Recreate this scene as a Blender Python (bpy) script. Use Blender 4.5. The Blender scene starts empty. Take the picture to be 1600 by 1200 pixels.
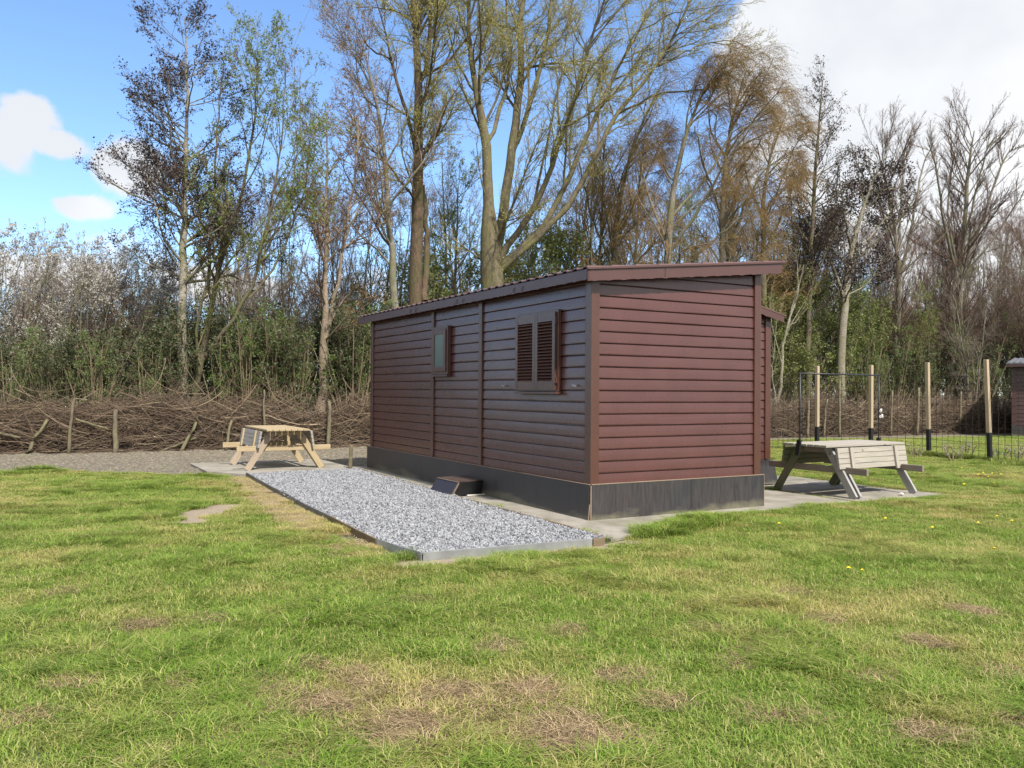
import bpy, math, random
import numpy as np
from mathutils import Vector, Matrix, noise

random.seed(7)
RNG = np.random.default_rng(11)
S = bpy.context.scene
COL = S.collection

# ------------------------------------------------------------------ camera, sky, sun
F, PIT, ROL, YAW = 1319.37, 0.0080838, 0.0069434, 0.514043       # focal length in pixels of a 1600 px wide frame
CAM = np.array([-5.675, -8.158, 1.541])
FW = np.array([math.sin(YAW)*math.cos(PIT), math.cos(YAW)*math.cos(PIT), math.sin(PIT)])
_r = np.array([math.cos(YAW), -math.sin(YAW), 0.0]); _u = np.cross(_r, FW)
RT = _r*math.cos(ROL) + _u*math.sin(ROL); UP = -_r*math.sin(ROL) + _u*math.cos(ROL)
def ray(px, py): return FW + RT*(px-800)/F + UP*(600-py)/F
def at(px, py, depth): return CAM + ray(px, py)*depth
def gnd(px, py, z=0.0):
    d = ray(px, py); return CAM + d*((z-CAM[2])/d[2])

cam = bpy.data.objects.new('camera', bpy.data.cameras.new('camera')); COL.objects.link(cam)
cam.data.sensor_width = 36; cam.data.lens = F/1600*36; cam.data.clip_end = 2000; cam.data.clip_start = .05
cam.matrix_world = Matrix(((RT[0], UP[0], -FW[0], CAM[0]), (RT[1], UP[1], -FW[1], CAM[1]), (RT[2], UP[2], -FW[2], CAM[2]), (0, 0, 0, 1)))
S.camera = cam

SUN_AZ, SUN_EL = math.radians(179), math.radians(51)            # azimuth from +Y towards +X
W = bpy.data.worlds.new('World'); S.world = W; W.use_nodes = True
def build_world():
    nt = W.node_tree; N = nt.nodes; L = nt.links; N.clear()
    out = N.new('ShaderNodeOutputWorld'); bg = N.new('ShaderNodeBackground'); bg.inputs[1].default_value = .092
    sky = N.new('ShaderNodeTexSky'); sky.sky_type = 'NISHITA'; sky.sun_disc = False
    sky.sun_elevation = SUN_EL; sky.sun_rotation = SUN_AZ; sky.air_density = 1.0; sky.dust_density = .4; sky.ozone_density = 2.0
    tc = N.new('ShaderNodeTexCoord')
    n1 = N.new('ShaderNodeTexNoise'); n1.inputs['Scale'].default_value = 9; n1.inputs['Detail'].default_value = 9; n1.inputs['Roughness'].default_value = .58
    n2 = N.new('ShaderNodeTexNoise'); n2.inputs['Scale'].default_value = 2.6; n2.inputs['Detail'].default_value = 6
    L.new(tc.outputs['Generated'], n1.inputs['Vector']); L.new(tc.outputs['Generated'], n2.inputs['Vector'])
    def m(op, a, b=None, c=None, clamp=False):
        x = N.new('ShaderNodeMath'); x.operation = op; x.use_clamp = clamp
        for i, v in enumerate((a, b, c)):
            if v is None: continue
            if isinstance(v, (int, float)): x.inputs[i].default_value = v
            else: L.new(v, x.inputs[i])
        return x.outputs[0]
    acc = None
    # cumulus, given as directions in the sky (seen from the place), angular half sizes and edge softness
    blobs = [((40, 190), (.044, .036), 1.0), ((0, 222), (.048, .044), 1.0), ((82, 224), (.038, .022), .9), ((212, 255), (.046, .034), .95),
             ((118, 322), (.034, .014), .8), ((60, 430), (.20, .035), .6), ((420, 450), (.20, .03), .55), ((1560, 90), (.29, .38), 1.6), ((1300, 60), (.13, .10), 1.0),
             ((1150, 120), (.05, .07), .7), ((1700, 480), (.45, .12), .9), ((900, 560), (.5, .035), .6)]
    for (px, py), (ax, az), k in blobs:
        d = ray(px, py); d = d/np.linalg.norm(d)
        sub = N.new('ShaderNodeVectorMath'); sub.operation = 'SUBTRACT'; L.new(tc.outputs['Generated'], sub.inputs[0]); sub.inputs[1].default_value = tuple(d)
        mul = N.new('ShaderNodeVectorMath'); mul.operation = 'MULTIPLY'; L.new(sub.outputs[0], mul.inputs[0]); mul.inputs[1].default_value = (1/ax, 1/ax, 1/az)
        ln = N.new('ShaderNodeVectorMath'); ln.operation = 'LENGTH'; L.new(mul.outputs[0], ln.inputs[0])
        v = m('MULTIPLY', m('SUBTRACT', 1.0, ln.outputs['Value']), k)
        acc = v if acc is None else m('MAXIMUM', acc, v)
    # broken cloud added behind the viewer, unseen, for fill light and reflections
    dt = N.new('ShaderNodeVectorMath'); dt.operation = 'DOT_PRODUCT'; L.new(tc.outputs['Generated'], dt.inputs[0]); dt.inputs[1].default_value = tuple(FW/np.linalg.norm(FW))
    back = m('MULTIPLY', m('SUBTRACT', .45, dt.outputs['Value']), 1.6)
    back = m('MINIMUM', back, m('MULTIPLY', m('SUBTRACT', n2.outputs['Fac'], .37), 5))
    acc = m('MAXIMUM', acc, back)
    f = m('ADD', acc, m('MULTIPLY', m('SUBTRACT', n1.outputs['Fac'], .5), 2.3))
    mr = N.new('ShaderNodeMapRange'); mr.interpolation_type = 'SMOOTHSTEP'; L.new(f, mr.inputs[0]); mr.inputs[1].default_value = .13; mr.inputs[2].default_value = .46
    mr.inputs[4].default_value = .97
    ramp = N.new('ShaderNodeValToRGB'); L.new(n2.outputs['Fac'], ramp.inputs[0])
    ramp.color_ramp.elements[0].position = .40; ramp.color_ramp.elements[0].color = (5.8, 6.0, 6.3, 1)
    ramp.color_ramp.elements[1].position = .53; ramp.color_ramp.elements[1].color = (7.2, 7.2, 7.2, 1)
    tint = N.new('ShaderNodeMix'); tint.data_type = 'RGBA'; tint.blend_type = 'MULTIPLY'; tint.inputs[0].default_value = 1
    L.new(sky.outputs[0], tint.inputs[6]); tint.inputs[7].default_value = (1.3, 1.5, 1.75, 1)
    mix = N.new('ShaderNodeMix'); mix.data_type = 'RGBA'
    L.new(mr.outputs[0], mix.inputs[0]); L.new(tint.outputs[2], mix.inputs[6]); L.new(ramp.outputs[0], mix.inputs[7])
    L.new(mix.outputs[2], bg.inputs[0]); L.new(bg.outputs[0], out.inputs[0])
build_world()
sun = bpy.data.objects.new('sun', bpy.data.lights.new('sun', 'SUN')); COL.objects.link(sun)
sun.data.energy = 4.7; sun.data.angle = math.radians(2.5); sun.data.color = (1, .95, .87)
sd = Vector((math.sin(SUN_AZ)*math.cos(SUN_EL), math.cos(SUN_AZ)*math.cos(SUN_EL), math.sin(SUN_EL)))
sun.rotation_euler = sd.to_track_quat('Z', 'Y').to_euler()
vs = S.view_settings; vs.view_transform = 'Standard'; vs.look = 'None'; vs.exposure = 0.68; vs.gamma = 1; vs.use_curve_mapping = False
S.cycles.max_bounces = 6; S.cycles.diffuse_bounces = 3; S.cycles.glossy_bounces = 3

# ------------------------------------------------------------------ materials
def mat(name, fn):
    m = bpy.data.materials.new(name); m.use_nodes = True
    nt = m.node_tree; b = nt.nodes['Principled BSDF']
    fn(nt, nt.nodes, nt.links, b); return m
def tex(nt, kind='pos', scale=(1, 1, 1)):
    N, L = nt.nodes, nt.links
    if kind == 'pos': o = N.new('ShaderNodeNewGeometry').outputs['Position']
    elif kind == 'uv': o = N.new('ShaderNodeTexCoord').outputs['UV']
    else: o = N.new('ShaderNodeTexCoord').outputs['Object']
    mp = N.new('ShaderNodeMapping'); mp.inputs['Scale'].default_value = scale; L.new(o, mp.inputs[0]); return mp.outputs[0]
def nz(nt, vec, scale, detail=5, rough=.55, dist=0):
    n = nt.nodes.new('ShaderNodeTexNoise'); nt.links.new(vec, n.inputs['Vector'])
    n.inputs['Scale'].default_value = scale; n.inputs['Detail'].default_value = detail; n.inputs['Roughness'].default_value = rough; n.inputs['Distortion'].default_value = dist
    return n.outputs['Fac']
def rmp(nt, fac, stops):
    r = nt.nodes.new('ShaderNodeValToRGB'); nt.links.new(fac, r.inputs[0]); e = r.color_ramp.elements
    while len(e) < len(stops): e.new(.5)
    for i, (p, c) in enumerate(stops):
        e[i].position = p; e[i].color = (c[0], c[1], c[2], 1) if not isinstance(c, (int, float)) else (c, c, c, 1)
    return r.outputs[0]
def mixc(nt, fac, a, b, mode='MIX'):
    x = nt.nodes.new('ShaderNodeMix'); x.data_type = 'RGBA'; x.blend_type = mode
    for i, v in ((0, fac), (6, a), (7, b)):
        if isinstance(v, (int, float)): x.inputs[i].default_value = v
        elif isinstance(v, tuple): x.inputs[i].default_value = (*v, 1)
        else: nt.links.new(v, x.inputs[i])
    return x.outputs[2]
def mth(nt, op, a, b, clamp=False):
    x = nt.nodes.new('ShaderNodeMath'); x.operation = op; x.use_clamp = clamp
    for i, v in enumerate((a, b)):
        if isinstance(v, (int, float)): x.inputs[i].default_value = v
        else: nt.links.new(v, x.inputs[i])
    return x.outputs[0]
def bump(nt, h, b, strength=.3, dist=.01):
    n = nt.nodes.new('ShaderNodeBump'); n.inputs['Strength'].default_value = strength; n.inputs['Distance'].default_value = dist
    nt.links.new(h, n.inputs['Height']); nt.links.new(n.outputs[0], b.inputs['Normal'])

def paint(c, rough=.34, grime=.35, coat=0):
    def fn(nt, N, L, b):
        p = tex(nt); n = nz(nt, p, 1.7, 6, .6); n2 = nz(nt, p, 35, 4); geo = N.new('ShaderNodeSeparateXYZ'); L.new(p, geo.inputs[0])
        c2 = tuple(v*.80 for v in c); col = mixc(nt, rmp(nt, n, [(.35, 0.0), (.68, 1.0)]), c, c2)
        specks = nz(nt, p, 60, 2, .5); dust = rmp(nt, specks, [(.74, 0.0), (.80, .5)])
        col = mixc(nt, mth(nt, 'MULTIPLY', dust, grime), col, (.32, .28, .25))
        L.new(col, b.inputs['Base Color']); b.inputs['Specular IOR Level'].default_value = .78
        L.new(rmp(nt, n2, [(.3, rough*.85), (.75, rough*1.25)]), b.inputs['Roughness'])
        bump(nt, nz(nt, p, 5, 3), b, .10, .01)
    return fn
M = {}
M['siding'] = mat('siding_paint', paint((.094, .034, .029), .30, .4))
M['trim'] = mat('trim_paint', paint((.085, .033, .022), .34, .3))
M['fascia'] = mat('fascia_paint', paint((.085, .034, .029), .42, .3))
M['roofm'] = mat('roof_paint', paint((.11, .052, .040), .5, 1.0))
M['shedred'] = mat('shed_red', paint((.050, .015, .014), .5, .2))
def wood(c1, c2, knots=(.12, .07, .035), grain=1.0, rough=.75, stain=None, sz=(2.5, 40, 40)):
    def fn(nt, N, L, b):
        v = tex(nt, 'uv', sz); n = nz(nt, v, 1.0, 7, .65, .6); v2 = tex(nt, 'uv', (3, 9, 9)); k = nz(nt, v2, 1.0, 2, .5, 1.2)
        col = mixc(nt, rmp(nt, n, [(.3, 0.0), (.7, 1.0)]), c1, c2)
        col = mixc(nt, rmp(nt, k, [(.70, 0.0), (.76, .85)]), col, knots)
        if stain: col = mixc(nt, rmp(nt, nz(nt, tex(nt), 2.3, 4), [(.45, 0.0), (.65, .8)]), col, stain)
        L.new(col, b.inputs['Base Color']); b.inputs['Roughness'].default_value = rough
        bump(nt, n, b, .5*grain, .004)
    return fn
M['pine'] = mat('fresh_pine', wood((.42, .335, .205), (.30, .22, .125)))
M['pineshade'] = mat('shaded_pine', wood((.38, .31, .23), (.26, .20, .145)))  # pine greyed in its colour as shade on the left legs
M['weathered'] = mat('weathered_wood', wood((.37, .335, .285), (.25, .225, .19), (.12, .09, .065)))
M['weathshade'] = mat('weathered_shaded_wood', wood((.33, .32, .31), (.20, .19, .18), (.1, .08, .07)))  # weathered grey legs; on the yellow table's left bench the grey is painted shade
M['mossy'] = mat('shaded_olive_wood', wood((.18, .155, .10), (.10, .10, .06), (.05, .04, .03), stain=(.10, .12, .045)))  # dark olive puts shade into the colour of the far legs and bench
M['beamwood'] = mat('dark_beam_wood', wood((.25, .205, .165), (.145, .118, .095), (.05, .035, .025)))
M['post'] = mat('fence_post_wood', wood((.43, .335, .23), (.33, .25, .16), (.20, .12, .06)))
M['edgewood'] = mat('edging_wood', wood((.20, .135, .07), (.11, .075, .04), (.05, .03, .02), stain=(.14, .13, .10)))
M['plyedge'] = mat('ply_edge', wood((.30, .225, .16), (.20, .14, .09)))
def ply(nt, N, L, b):
    v = tex(nt, 'pos', (14, 14, 1.6)); n = nz(nt, v, 1.6, 6, .65, 1.0); p = tex(nt); big = nz(nt, p, 1.2, 3)
    col = mixc(nt, rmp(nt, n, [(.3, 0.0), (.72, 1.0)]), (.022, .019, .020), (.060, .050, .048))
    col = mixc(nt, rmp(nt, big, [(.4, 0.0), (.7, .35)]), col, (.022, .027, .036))
    sep = N.new('ShaderNodeSeparateXYZ'); L.new(p, sep.inputs[0])
    low = mth(nt, 'SUBTRACT', .33, mth(nt, 'ADD', sep.outputs[2], mth(nt, 'MULTIPLY', nz(nt, tex(nt, 'pos', (1.6, 1.0, 4)), 1.3, 5), .42)))
    col = mixc(nt, mth(nt, 'MULTIPLY', rmp(nt, low, [(.0, 0.0), (.12, 1.0)]), .75), col, (.17, .16, .10))
    L.new(col, b.inputs['Base Color']); L.new(rmp(nt, n, [(.3, .42), (.7, .62)]), b.inputs['Roughness']); bump(nt, n, b, .25, .003)
M['ply'] = mat('dark_plywood', ply)
def flat(c, rough=.6, metal=0.0, var=.25, sc=12):
    def fn(nt, N, L, b):
        n = nz(nt, tex(nt), sc, 5); L.new(mixc(nt, rmp(nt, n, [(.3, 0.0), (.7, 1.0)]), c, tuple(v*(1-var) for v in c)), b.inputs['Base Color'])
        b.inputs['Roughness'].default_value = rough; b.inputs['Metallic'].default_value = metal
    return fn
M['black'] = mat('black_coating', flat((.010, .010, .012), .6))
M['blackmetal'] = mat('black_metal', flat((.02, .022, .025), .45))
M['wire'] = mat('rusty_wire', flat((.035, .022, .017), .7, 0, .4, 30))
M['steel'] = mat('galvanised_steel', flat((.36, .37, .37), .45, .5, .35, 6))
M['steeldark'] = mat('weathered_edging', flat((.14, .13, .115), .6, .1, .5, 3))
M['rust'] = mat('rusty_edging', flat((.17, .115, .05), .8, 0, .4, 5))
M['coverdark'] = mat('film_faced_ply', flat((.028, .020, .024), .4))
M['coverlid'] = mat('stained_lid', flat((.075, .048, .038), .6, 0, .5, 9))
M['white'] = mat('white_cord', flat((.75, .75, .74), .5))
M['zinc'] = mat('zinc', flat((.55, .53, .52), .3, .8))
M['roofgrey'] = mat('grey_roof', flat((.13, .135, .15), .5, 0, .3, 2))
M['whitestone'] = mat('pale_stone', flat((.6, .56, .5), .8))
M['petal'] = mat('yellow_petal', flat((.85, .62, .01), .6, 0, .15))
M['stemgreen'] = mat('green_stem', flat((.10, .18, .04), .6))
M['blossom'] = mat('white_blossom', flat((.62, .60, .56), .7))
def glass(nt, N, L, b):
    b.inputs['Base Color'].default_value = (.13, .18, .19, 1); b.inputs['Roughness'].default_value = .10; b.inputs['Specular IOR Level'].default_value = .9
M['glass'] = mat('frosted_glass', glass)
def concrete(nt, N, L, b):
    p = tex(nt); n = nz(nt, p, 2.2, 8, .65); n2 = nz(nt, p, 60, 4); moss = nz(nt, p, 1.1, 5, .6)
    col = mixc(nt, rmp(nt, n, [(.3, 0.0), (.7, 1.0)]), (.33, .30, .255), (.20, .18, .15))
    col = mixc(nt, rmp(nt, moss, [(.46, 0.0), (.66, .6)]), col, (.13, .125, .075))
    col = mixc(nt, rmp(nt, n2, [(.35, 0.0), (.75, .35)]), col, (.12, .11, .09))
    L.new(col, b.inputs['Base Color']); b.inputs['Roughness'].default_value = .9; bump(nt, n2, b, .4, .004)
M['concrete'] = mat('concrete', concrete)
def soil(nt, N, L, b):
    p = tex(nt); n = nz(nt, p, 3, 9, .7); n2 = nz(nt, p, 16, 8, .78)
    col = rmp(nt, n2, [(.34, (.04, .032, .023)), (.48, (.135, .112, .082)), (.62, (.30, .262, .205))])
    col = mixc(nt, rmp(nt, n, [(.48, 0.0), (.66, .45)]), col, (.17, .17, .08))
    L.new(col, b.inputs['Base Color']); b.inputs['Roughness'].default_value = .95; bump(nt, n2, b, 1, .04)
M['soil'] = mat('soil', soil)
def lawnsoil(nt, N, L, b):
    p = tex(nt); n = nz(nt, p, 1.3, 6, .6); n2 = nz(nt, p, 90, 4, .7)
    col = mixc(nt, rmp(nt, n, [(.4, 0.0), (.62, 1.0)]), (.075, .095, .028), (.14, .115, .055))
    col = mixc(nt, rmp(nt, n2, [(.35, 0.0), (.7, .6)]), col, (.05, .045, .02))
    L.new(col, b.inputs['Base Color']); b.inputs['Roughness'].default_value = .95; bump(nt, n2, b, .8, .01)
M['lawnsoil'] = mat('lawn_soil', lawnsoil)
def litter(nt, N, L, b):
    n2 = nz(nt, tex(nt), 25, 6, .7)
    L.new(rmp(nt, n2, [(.3, (.022, .02, .012)), (.7, (.085, .065, .04))]), b.inputs['Base Color']); b.inputs['Roughness'].default_value = .95
M['litter'] = mat('leaf_litter', litter)
def sand(nt, N, L, b):
    p = tex(nt); n2 = nz(nt, p, 30, 7, .7)
    L.new(rmp(nt, n2, [(.3, (.17, .13, .09)), (.7, (.34, .275, .20))]), b.inputs['Base Color']); b.inputs['Roughness'].default_value = .95; bump(nt, n2, b, .8, .02)
M['sand'] = mat('bare_sand', sand)
def blade(nt, N, L, b):
    a = N.new('ShaderNodeAttribute'); a.attribute_name = 'rnd'
    i = N.new('ShaderNodeAttribute'); i.attribute_name = 'dry'; i.attribute_type = 'INSTANCER'
    green = rmp(nt, a.outputs['Fac'], [(0, (.10, .185, .024)), (.35, (.185, .295, .038)), (.7, (.28, .38, .06)), (.86, (.40, .43, .13)), (1, (.52, .44, .21))])
    dry = rmp(nt, a.outputs['Fac'], [(0, (.24, .27, .05)), (.35, (.40, .37, .11)), (.65, (.54, .45, .19)), (1, (.62, .49, .27))])
    L.new(mixc(nt, i.outputs['Fac'], green, dry), b.inputs['Base Color']); b.inputs['Roughness'].default_value = .55
    b.inputs['Specular IOR Level'].default_value = .25
    tr = N.new('ShaderNodeBsdfTranslucent'); L.new(mixc(nt, i.outputs['Fac'], green, dry), tr.inputs[0])
    mx = N.new('ShaderNodeMixShader'); mx.inputs[0].default_value = .42
    L.new(b.outputs[0], mx.inputs[1]); L.new(tr.outputs[0], mx.inputs[2]); L.new(mx.outputs[0], N['Material Output'].inputs[0])
M['blade'] = mat('grass_blade', blade)
def thatch(nt, N, L, b):
    a = N.new('ShaderNodeAttribute'); a.attribute_name = 'rnd'
    L.new(rmp(nt, a.outputs['Fac'], [(0, (.10, .062, .028)), (.5, (.26, .18, .092)), (1, (.46, .35, .195))]), b.inputs['Base Color']); b.inputs['Roughness'].default_value = .8
M['thatch'] = mat('dry_thatch', thatch)
def straw(nt, N, L, b):
    a = N.new('ShaderNodeAttribute'); a.attribute_name = 'rnd'
    L.new(rmp(nt, a.outputs['Fac'], [(0, (.20, .14, .07)), (.5, (.42, .32, .16)), (1, (.62, .52, .30))]), b.inputs['Base Color']); b.inputs['Roughness'].default_value = .8
M['straw'] = mat('yellow_straw', straw)
def stone(nt, N, L, b):
    o = N.new('ShaderNodeObjectInfo'); p = tex(nt, 'obj'); n = nz(nt, p, 30, 4)
    c = rmp(nt, o.outputs['Random'], [(0, (.045, .046, .053)), (.2, (.13, .134, .146)), (.5, (.215, .22, .233)), (1, (.36, .364, .378))])
    L.new(mixc(nt, rmp(nt, n, [(.4, 0.0), (.7, .5)]), c, (.19, .195, .215)), b.inputs['Base Color']); b.inputs['Roughness'].default_value = .75
M['stone'] = mat('grey_chippings', stone)
def bark(c1, c2, moss=None, sc=(1, 1, .35), horizontal=False):
    def fn(nt, N, L, b):
        p = tex(nt, 'obj', (1, 1, 3.0) if horizontal else sc); n = nz(nt, p, 14, 7, .7, .3); m = nz(nt, tex(nt, 'obj'), 1.6, 5)
        col = mixc(nt, rmp(nt, n, [(.38, 0.0), (.62, 1.0)]), c1, c2)
        if moss: col = mixc(nt, rmp(nt, m, [(.42, 0.0), (.62, .8)]), col, moss)
        L.new(col, b.inputs['Base Color']); b.inputs['Roughness'].default_value = .9; bump(nt, n, b, 1, .035)
    return fn
M['bark_pale'] = mat('pale_bark', bark((.42, .38, .31), (.16, .135, .10), (.17, .16, .08), horizontal=True))
M['bark_peel'] = mat('peeling_bark', bark((.40, .33, .25), (.20, .13, .09), (.14, .12, .07), horizontal=True))
M['bark_willow'] = mat('willow_bark', bark((.17, .14, .085), (.065, .052, .034), (.14, .13, .05)))
M['bark_brown'] = mat('brown_bark', bark((.15, .115, .08), (.06, .045, .033), (.12, .12, .045)))
M['bark_ivy'] = mat('ivy_bark', bark((.14, .09, .055), (.06, .04, .025), (.08, .075, .03)))
M['bark_grey'] = mat('grey_bark', bark((.25, .22, .18), (.11, .095, .075), (.15, .15, .07)))
M['twig_dark'] = mat('dark_twig', flat((.085, .062, .048), .85, 0, .5, 3))
M['twig_red'] = mat('reddish_twig', flat((.15, .085, .058), .85, 0, .4, 3))
M['twig_olive'] = mat('olive_twig', flat((.27, .225, .085), .8, 0, .4, 3))
M['twig_orange'] = mat('orange_twig', flat((.27, .165, .065), .8, 0, .45, 3))
M['twig_grey'] = mat('grey_twig', flat((.22, .185, .155), .85, 0, .4, 3))
M['twig_tan'] = mat('tan_twig', flat((.27, .21, .13), .85, 0, .5, 3))
def leaf(cols, tr=.35):
    def fn(nt, N, L, b):
        n = nz(nt, tex(nt, 'obj'), 3.1, 6, .75)
        c = rmp(nt, n, [(.3, cols[0]), (.5, cols[1]), (.7, cols[2])])
        L.new(c, b.inputs['Base Color']); b.inputs['Roughness'].default_value = .6
        t = N.new('ShaderNodeBsdfTranslucent'); L.new(c, t.inputs[0]); mx = N.new('ShaderNodeMixShader'); mx.inputs[0].default_value = tr
        L.new(b.outputs[0], mx.inputs[1]); L.new(t.outputs[0], mx.inputs[2]); L.new(mx.outputs[0], N['Material Output'].inputs[0])
    return fn
M['leaf_willow'] = mat('willow_bud', leaf([(.32, .31, .07), (.44, .42, .12), (.30, .34, .08)]))
M['leaf_cone'] = mat('alder_cone', leaf([(.025, .016, .014), (.045, .028, .022), (.09, .055, .03)], .05))
M['leaf_fresh'] = mat('fresh_leaf', leaf([(.10, .17, .03), (.17, .24, .05), (.24, .28, .08)]))
M['leaf_olive'] = mat('olive_leaf', leaf([(.10, .125, .025), (.16, .19, .045), (.22, .235, .075)]))
M['leaf_green'] = mat('green_leaf', leaf([(.055, .10, .022), (.10, .17, .03), (.15, .21, .05)]))
M['leaf_dark'] = mat('evergreen_leaf', leaf([(.030, .045, .016), (.055, .078, .025), (.10, .12, .04)], .2))
M['leaf_red'] = mat('red_bud', leaf([(.20, .11, .06), (.28, .17, .08), (.20, .19, .07)]))
M['leaf_orange'] = mat('orange_catkin', leaf([(.25, .17, .05), (.30, .24, .07), (.22, .23, .06)]))
M['leaf_white'] = mat('blossom_petal', leaf([(.30, .27, .21), (.46, .43, .38), (.22, .21, .13)]))
def brush(nt, N, L, b):
    a = N.new('ShaderNodeAttribute'); a.attribute_name = 'rnd'; p = tex(nt); n = nz(nt, p, 1.1, 6, .7)
    c = rmp(nt, a.outputs['Fac'], [(0, (.035, .024, .018)), (.3, (.12, .082, .056)), (.6, (.18, .125, .08)), (.88, (.28, .21, .14)), (1, (.42, .34, .23))])
    L.new(mixc(nt, rmp(nt, n, [(.42, 0.0), (.62, .45)]), c, (.13, .088, .058)), b.inputs['Base Color']); b.inputs['Roughness'].default_value = .9
M['brush'] = mat('brushwood', brush)
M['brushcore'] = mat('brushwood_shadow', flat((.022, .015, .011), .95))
M['stake'] = mat('cut_stake', bark((.17, .14, .092), (.085, .066, .043), (.15, .145, .06)))
M['cut'] = mat('cut_wood', flat((.62, .45, .27), .8))

# ------------------------------------------------------------------ object helpers
def tag(o, label=None, cat=None, group=None, kind=None):
    for k, v in (('label', label), ('category', cat), ('group', group), ('kind', kind)):
        if v: o[k] = v
    return o
def empty(name, loc=(0, 0, 0), rz=0, **k):
    o = bpy.data.objects.new(name, None); COL.objects.link(o); o.location = tuple(loc); o.rotation_euler = (0, 0, rz); o.empty_display_size = .2
    return tag(o, **k)
def copy_tree(o, parent=None):
    c = o.copy(); COL.objects.link(c)
    if parent: c.parent = parent
    for ch in list(o.children): copy_tree(ch, c)
    return c
class MB:
    def __init__(s): s.v = []; s.f = []; s.m = []; s.uv = []
    def box(s, lo, hi, mi=0, rot=None, piv=None):
        lo = np.array(lo, float); hi = np.array(hi, float); d = hi-lo; ax = int(np.argmax(d)); o1, o2 = [i for i in range(3) if i != ax]
        off = np.array([random.uniform(0, 9), random.uniform(0, 9)])
        b = len(s.v); cs = [(x, y, z) for x in (0, 1) for y in (0, 1) for z in (0, 1)]
        pts = [lo+d*np.array(c) for c in cs]
        base = [np.array(p) for p in pts]
        if rot is not None:
            R = np.array(rot.to_3x3()); pv = np.array(piv if piv is not None else (lo+hi)/2); pts = [R@(p-pv)+pv for p in pts]
        s.v += [tuple(p) for p in pts]
        for q in ((0, 1, 3, 2), (4, 6, 7, 5), (0, 4, 5, 1), (2, 3, 7, 6), (0, 2, 6, 4), (1, 5, 7, 3)):
            s.f.append(tuple(b+i for i in q)); s.m.append(mi)
            s.uv.append([(base[i][ax]-lo[ax]+off[0], base[i][o1]-lo[o1]+base[i][o2]-lo[o2]+off[1]) for i in q])
        return s
    def bar(s, p, q, w, t, mi=0, side=(0, 1, 0)):
        """plank from p to q, width w across `side`-normal direction, thickness t along side"""
        p = Vector(p); q = Vector(q); x = (q-p); L = x.length; x.normalize(); y = Vector(side); y = (y-x*y.dot(x)).normalized(); z = x.cross(y)
        b = len(s.v); off = (random.uniform(0, 9), random.uniform(0, 9)); pts = []; uvb = []
        for i in (0, 1):
            for j in (-1, 1):
                for k in (-1, 1):
                    pts.append(p+x*(L*i)+y*(j*t/2)+z*(k*w/2)); uvb.append((L*i+off[0], j*t/2+k*w/2+off[1]))
        s.v += [tuple(a) for a in pts]
        for q_ in ((0, 1, 3, 2), (4, 6, 7, 5), (0, 4, 5, 1), (2, 3, 7, 6), (0, 2, 6, 4), (1, 5, 7, 3)):
            s.f.append(tuple(b+i for i in q_)); s.m.append(mi); s.uv.append([uvb[i] for i in q_])
        return s
    def poly(s, pts, z0, z1, mi=0):
        b = len(s.v); n = len(pts)
        s.v += [(p[0], p[1], z0) for p in pts]+[(p[0], p[1], z1) for p in pts]
        s.f.append(tuple(b+n+i for i in range(n))); s.m.append(mi); s.uv.append([(p[0], p[1]) for p in pts])
        s.f.append(tuple(b+n-1-i for i in range(n))); s.m.append(mi); s.uv.append([(p[0], p[1]) for p in pts[::-1]])
        for i in range(n):
            j = (i+1) % n; s.f.append((b+i, b+j, b+n+j, b+n+i)); s.m.append(mi); s.uv.append([(0, 0), (1, 0), (1, .1), (0, .1)])
        return s
    def quad(s, a, b_, c, d, mi=0):
        b = len(s.v); s.v += [tuple(a), tuple(b_), tuple(c), tuple(d)]; s.f.append((b, b+1, b+2, b+3)); s.m.append(mi)
        s.uv.append([(0, 0), (1, 0), (1, 1), (0, 1)]); return s
    def tube(s, pts, rad, k=8, mi=0):
        P = [Vector(p) for p in pts]; b = len(s.v)
        if isinstance(rad, (int, float)): rad = [rad]*len(P)
        for i, p in enumerate(P):
            t = (P[min(i+1, len(P)-1)]-P[max(i-1, 0)]).normalized(); a = Vector((0, 0, 1)) if abs(t.z) < .9 else Vector((1, 0, 0))
            u = t.cross(a).normalized(); w = t.cross(u)
            for j in range(k):
                an = 2*math.pi*j/k; s.v.append(tuple(p+(u*math.cos(an)+w*math.sin(an))*rad[i]))
        for i in range(len(P)-1):
            for j in range(k):
                j2 = (j+1) % k; s.f.append((b+i*k+j, b+i*k+j2, b+(i+1)*k+j2, b+(i+1)*k+j)); s.m.append(mi); s.uv.append([(i*.1, j*.1)]*4)
        s.f.append(tuple(b+j for j in range(k))[::-1]); s.m.append(mi); s.uv.append([(0, 0)]*k)
        s.f.append(tuple(b+(len(P)-1)*k+j for j in range(k))); s.m.append(mi+0); s.uv.append([(0, 0)]*k)
        return s
    def build(s, name, mats, parent=None, bevel=0, smooth=False):
        me = bpy.data.meshes.new(name); me.from_pydata(s.v, [], s.f)
        for m in (mats if isinstance(mats, (list, tuple)) else [mats]): me.materials.append(m)
        me.polygons.foreach_set('material_index', s.m)
        uvl = me.uv_layers.new(name='UVMap'); uvl.data.foreach_set('uv', np.array([c for f in s.uv for c in f], float).ravel())
        if smooth: me.polygons.foreach_set('use_smooth', [True]*len(s.f))
        me.update(); o = bpy.data.objects.new(name, me); COL.objects.link(o)
        if parent: o.parent = parent
        if bevel:
            bv = o.modifiers.new('bevel', 'BEVEL'); bv.width = bevel; bv.segments = 2; bv.limit_method = 'ANGLE'
        return o
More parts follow.
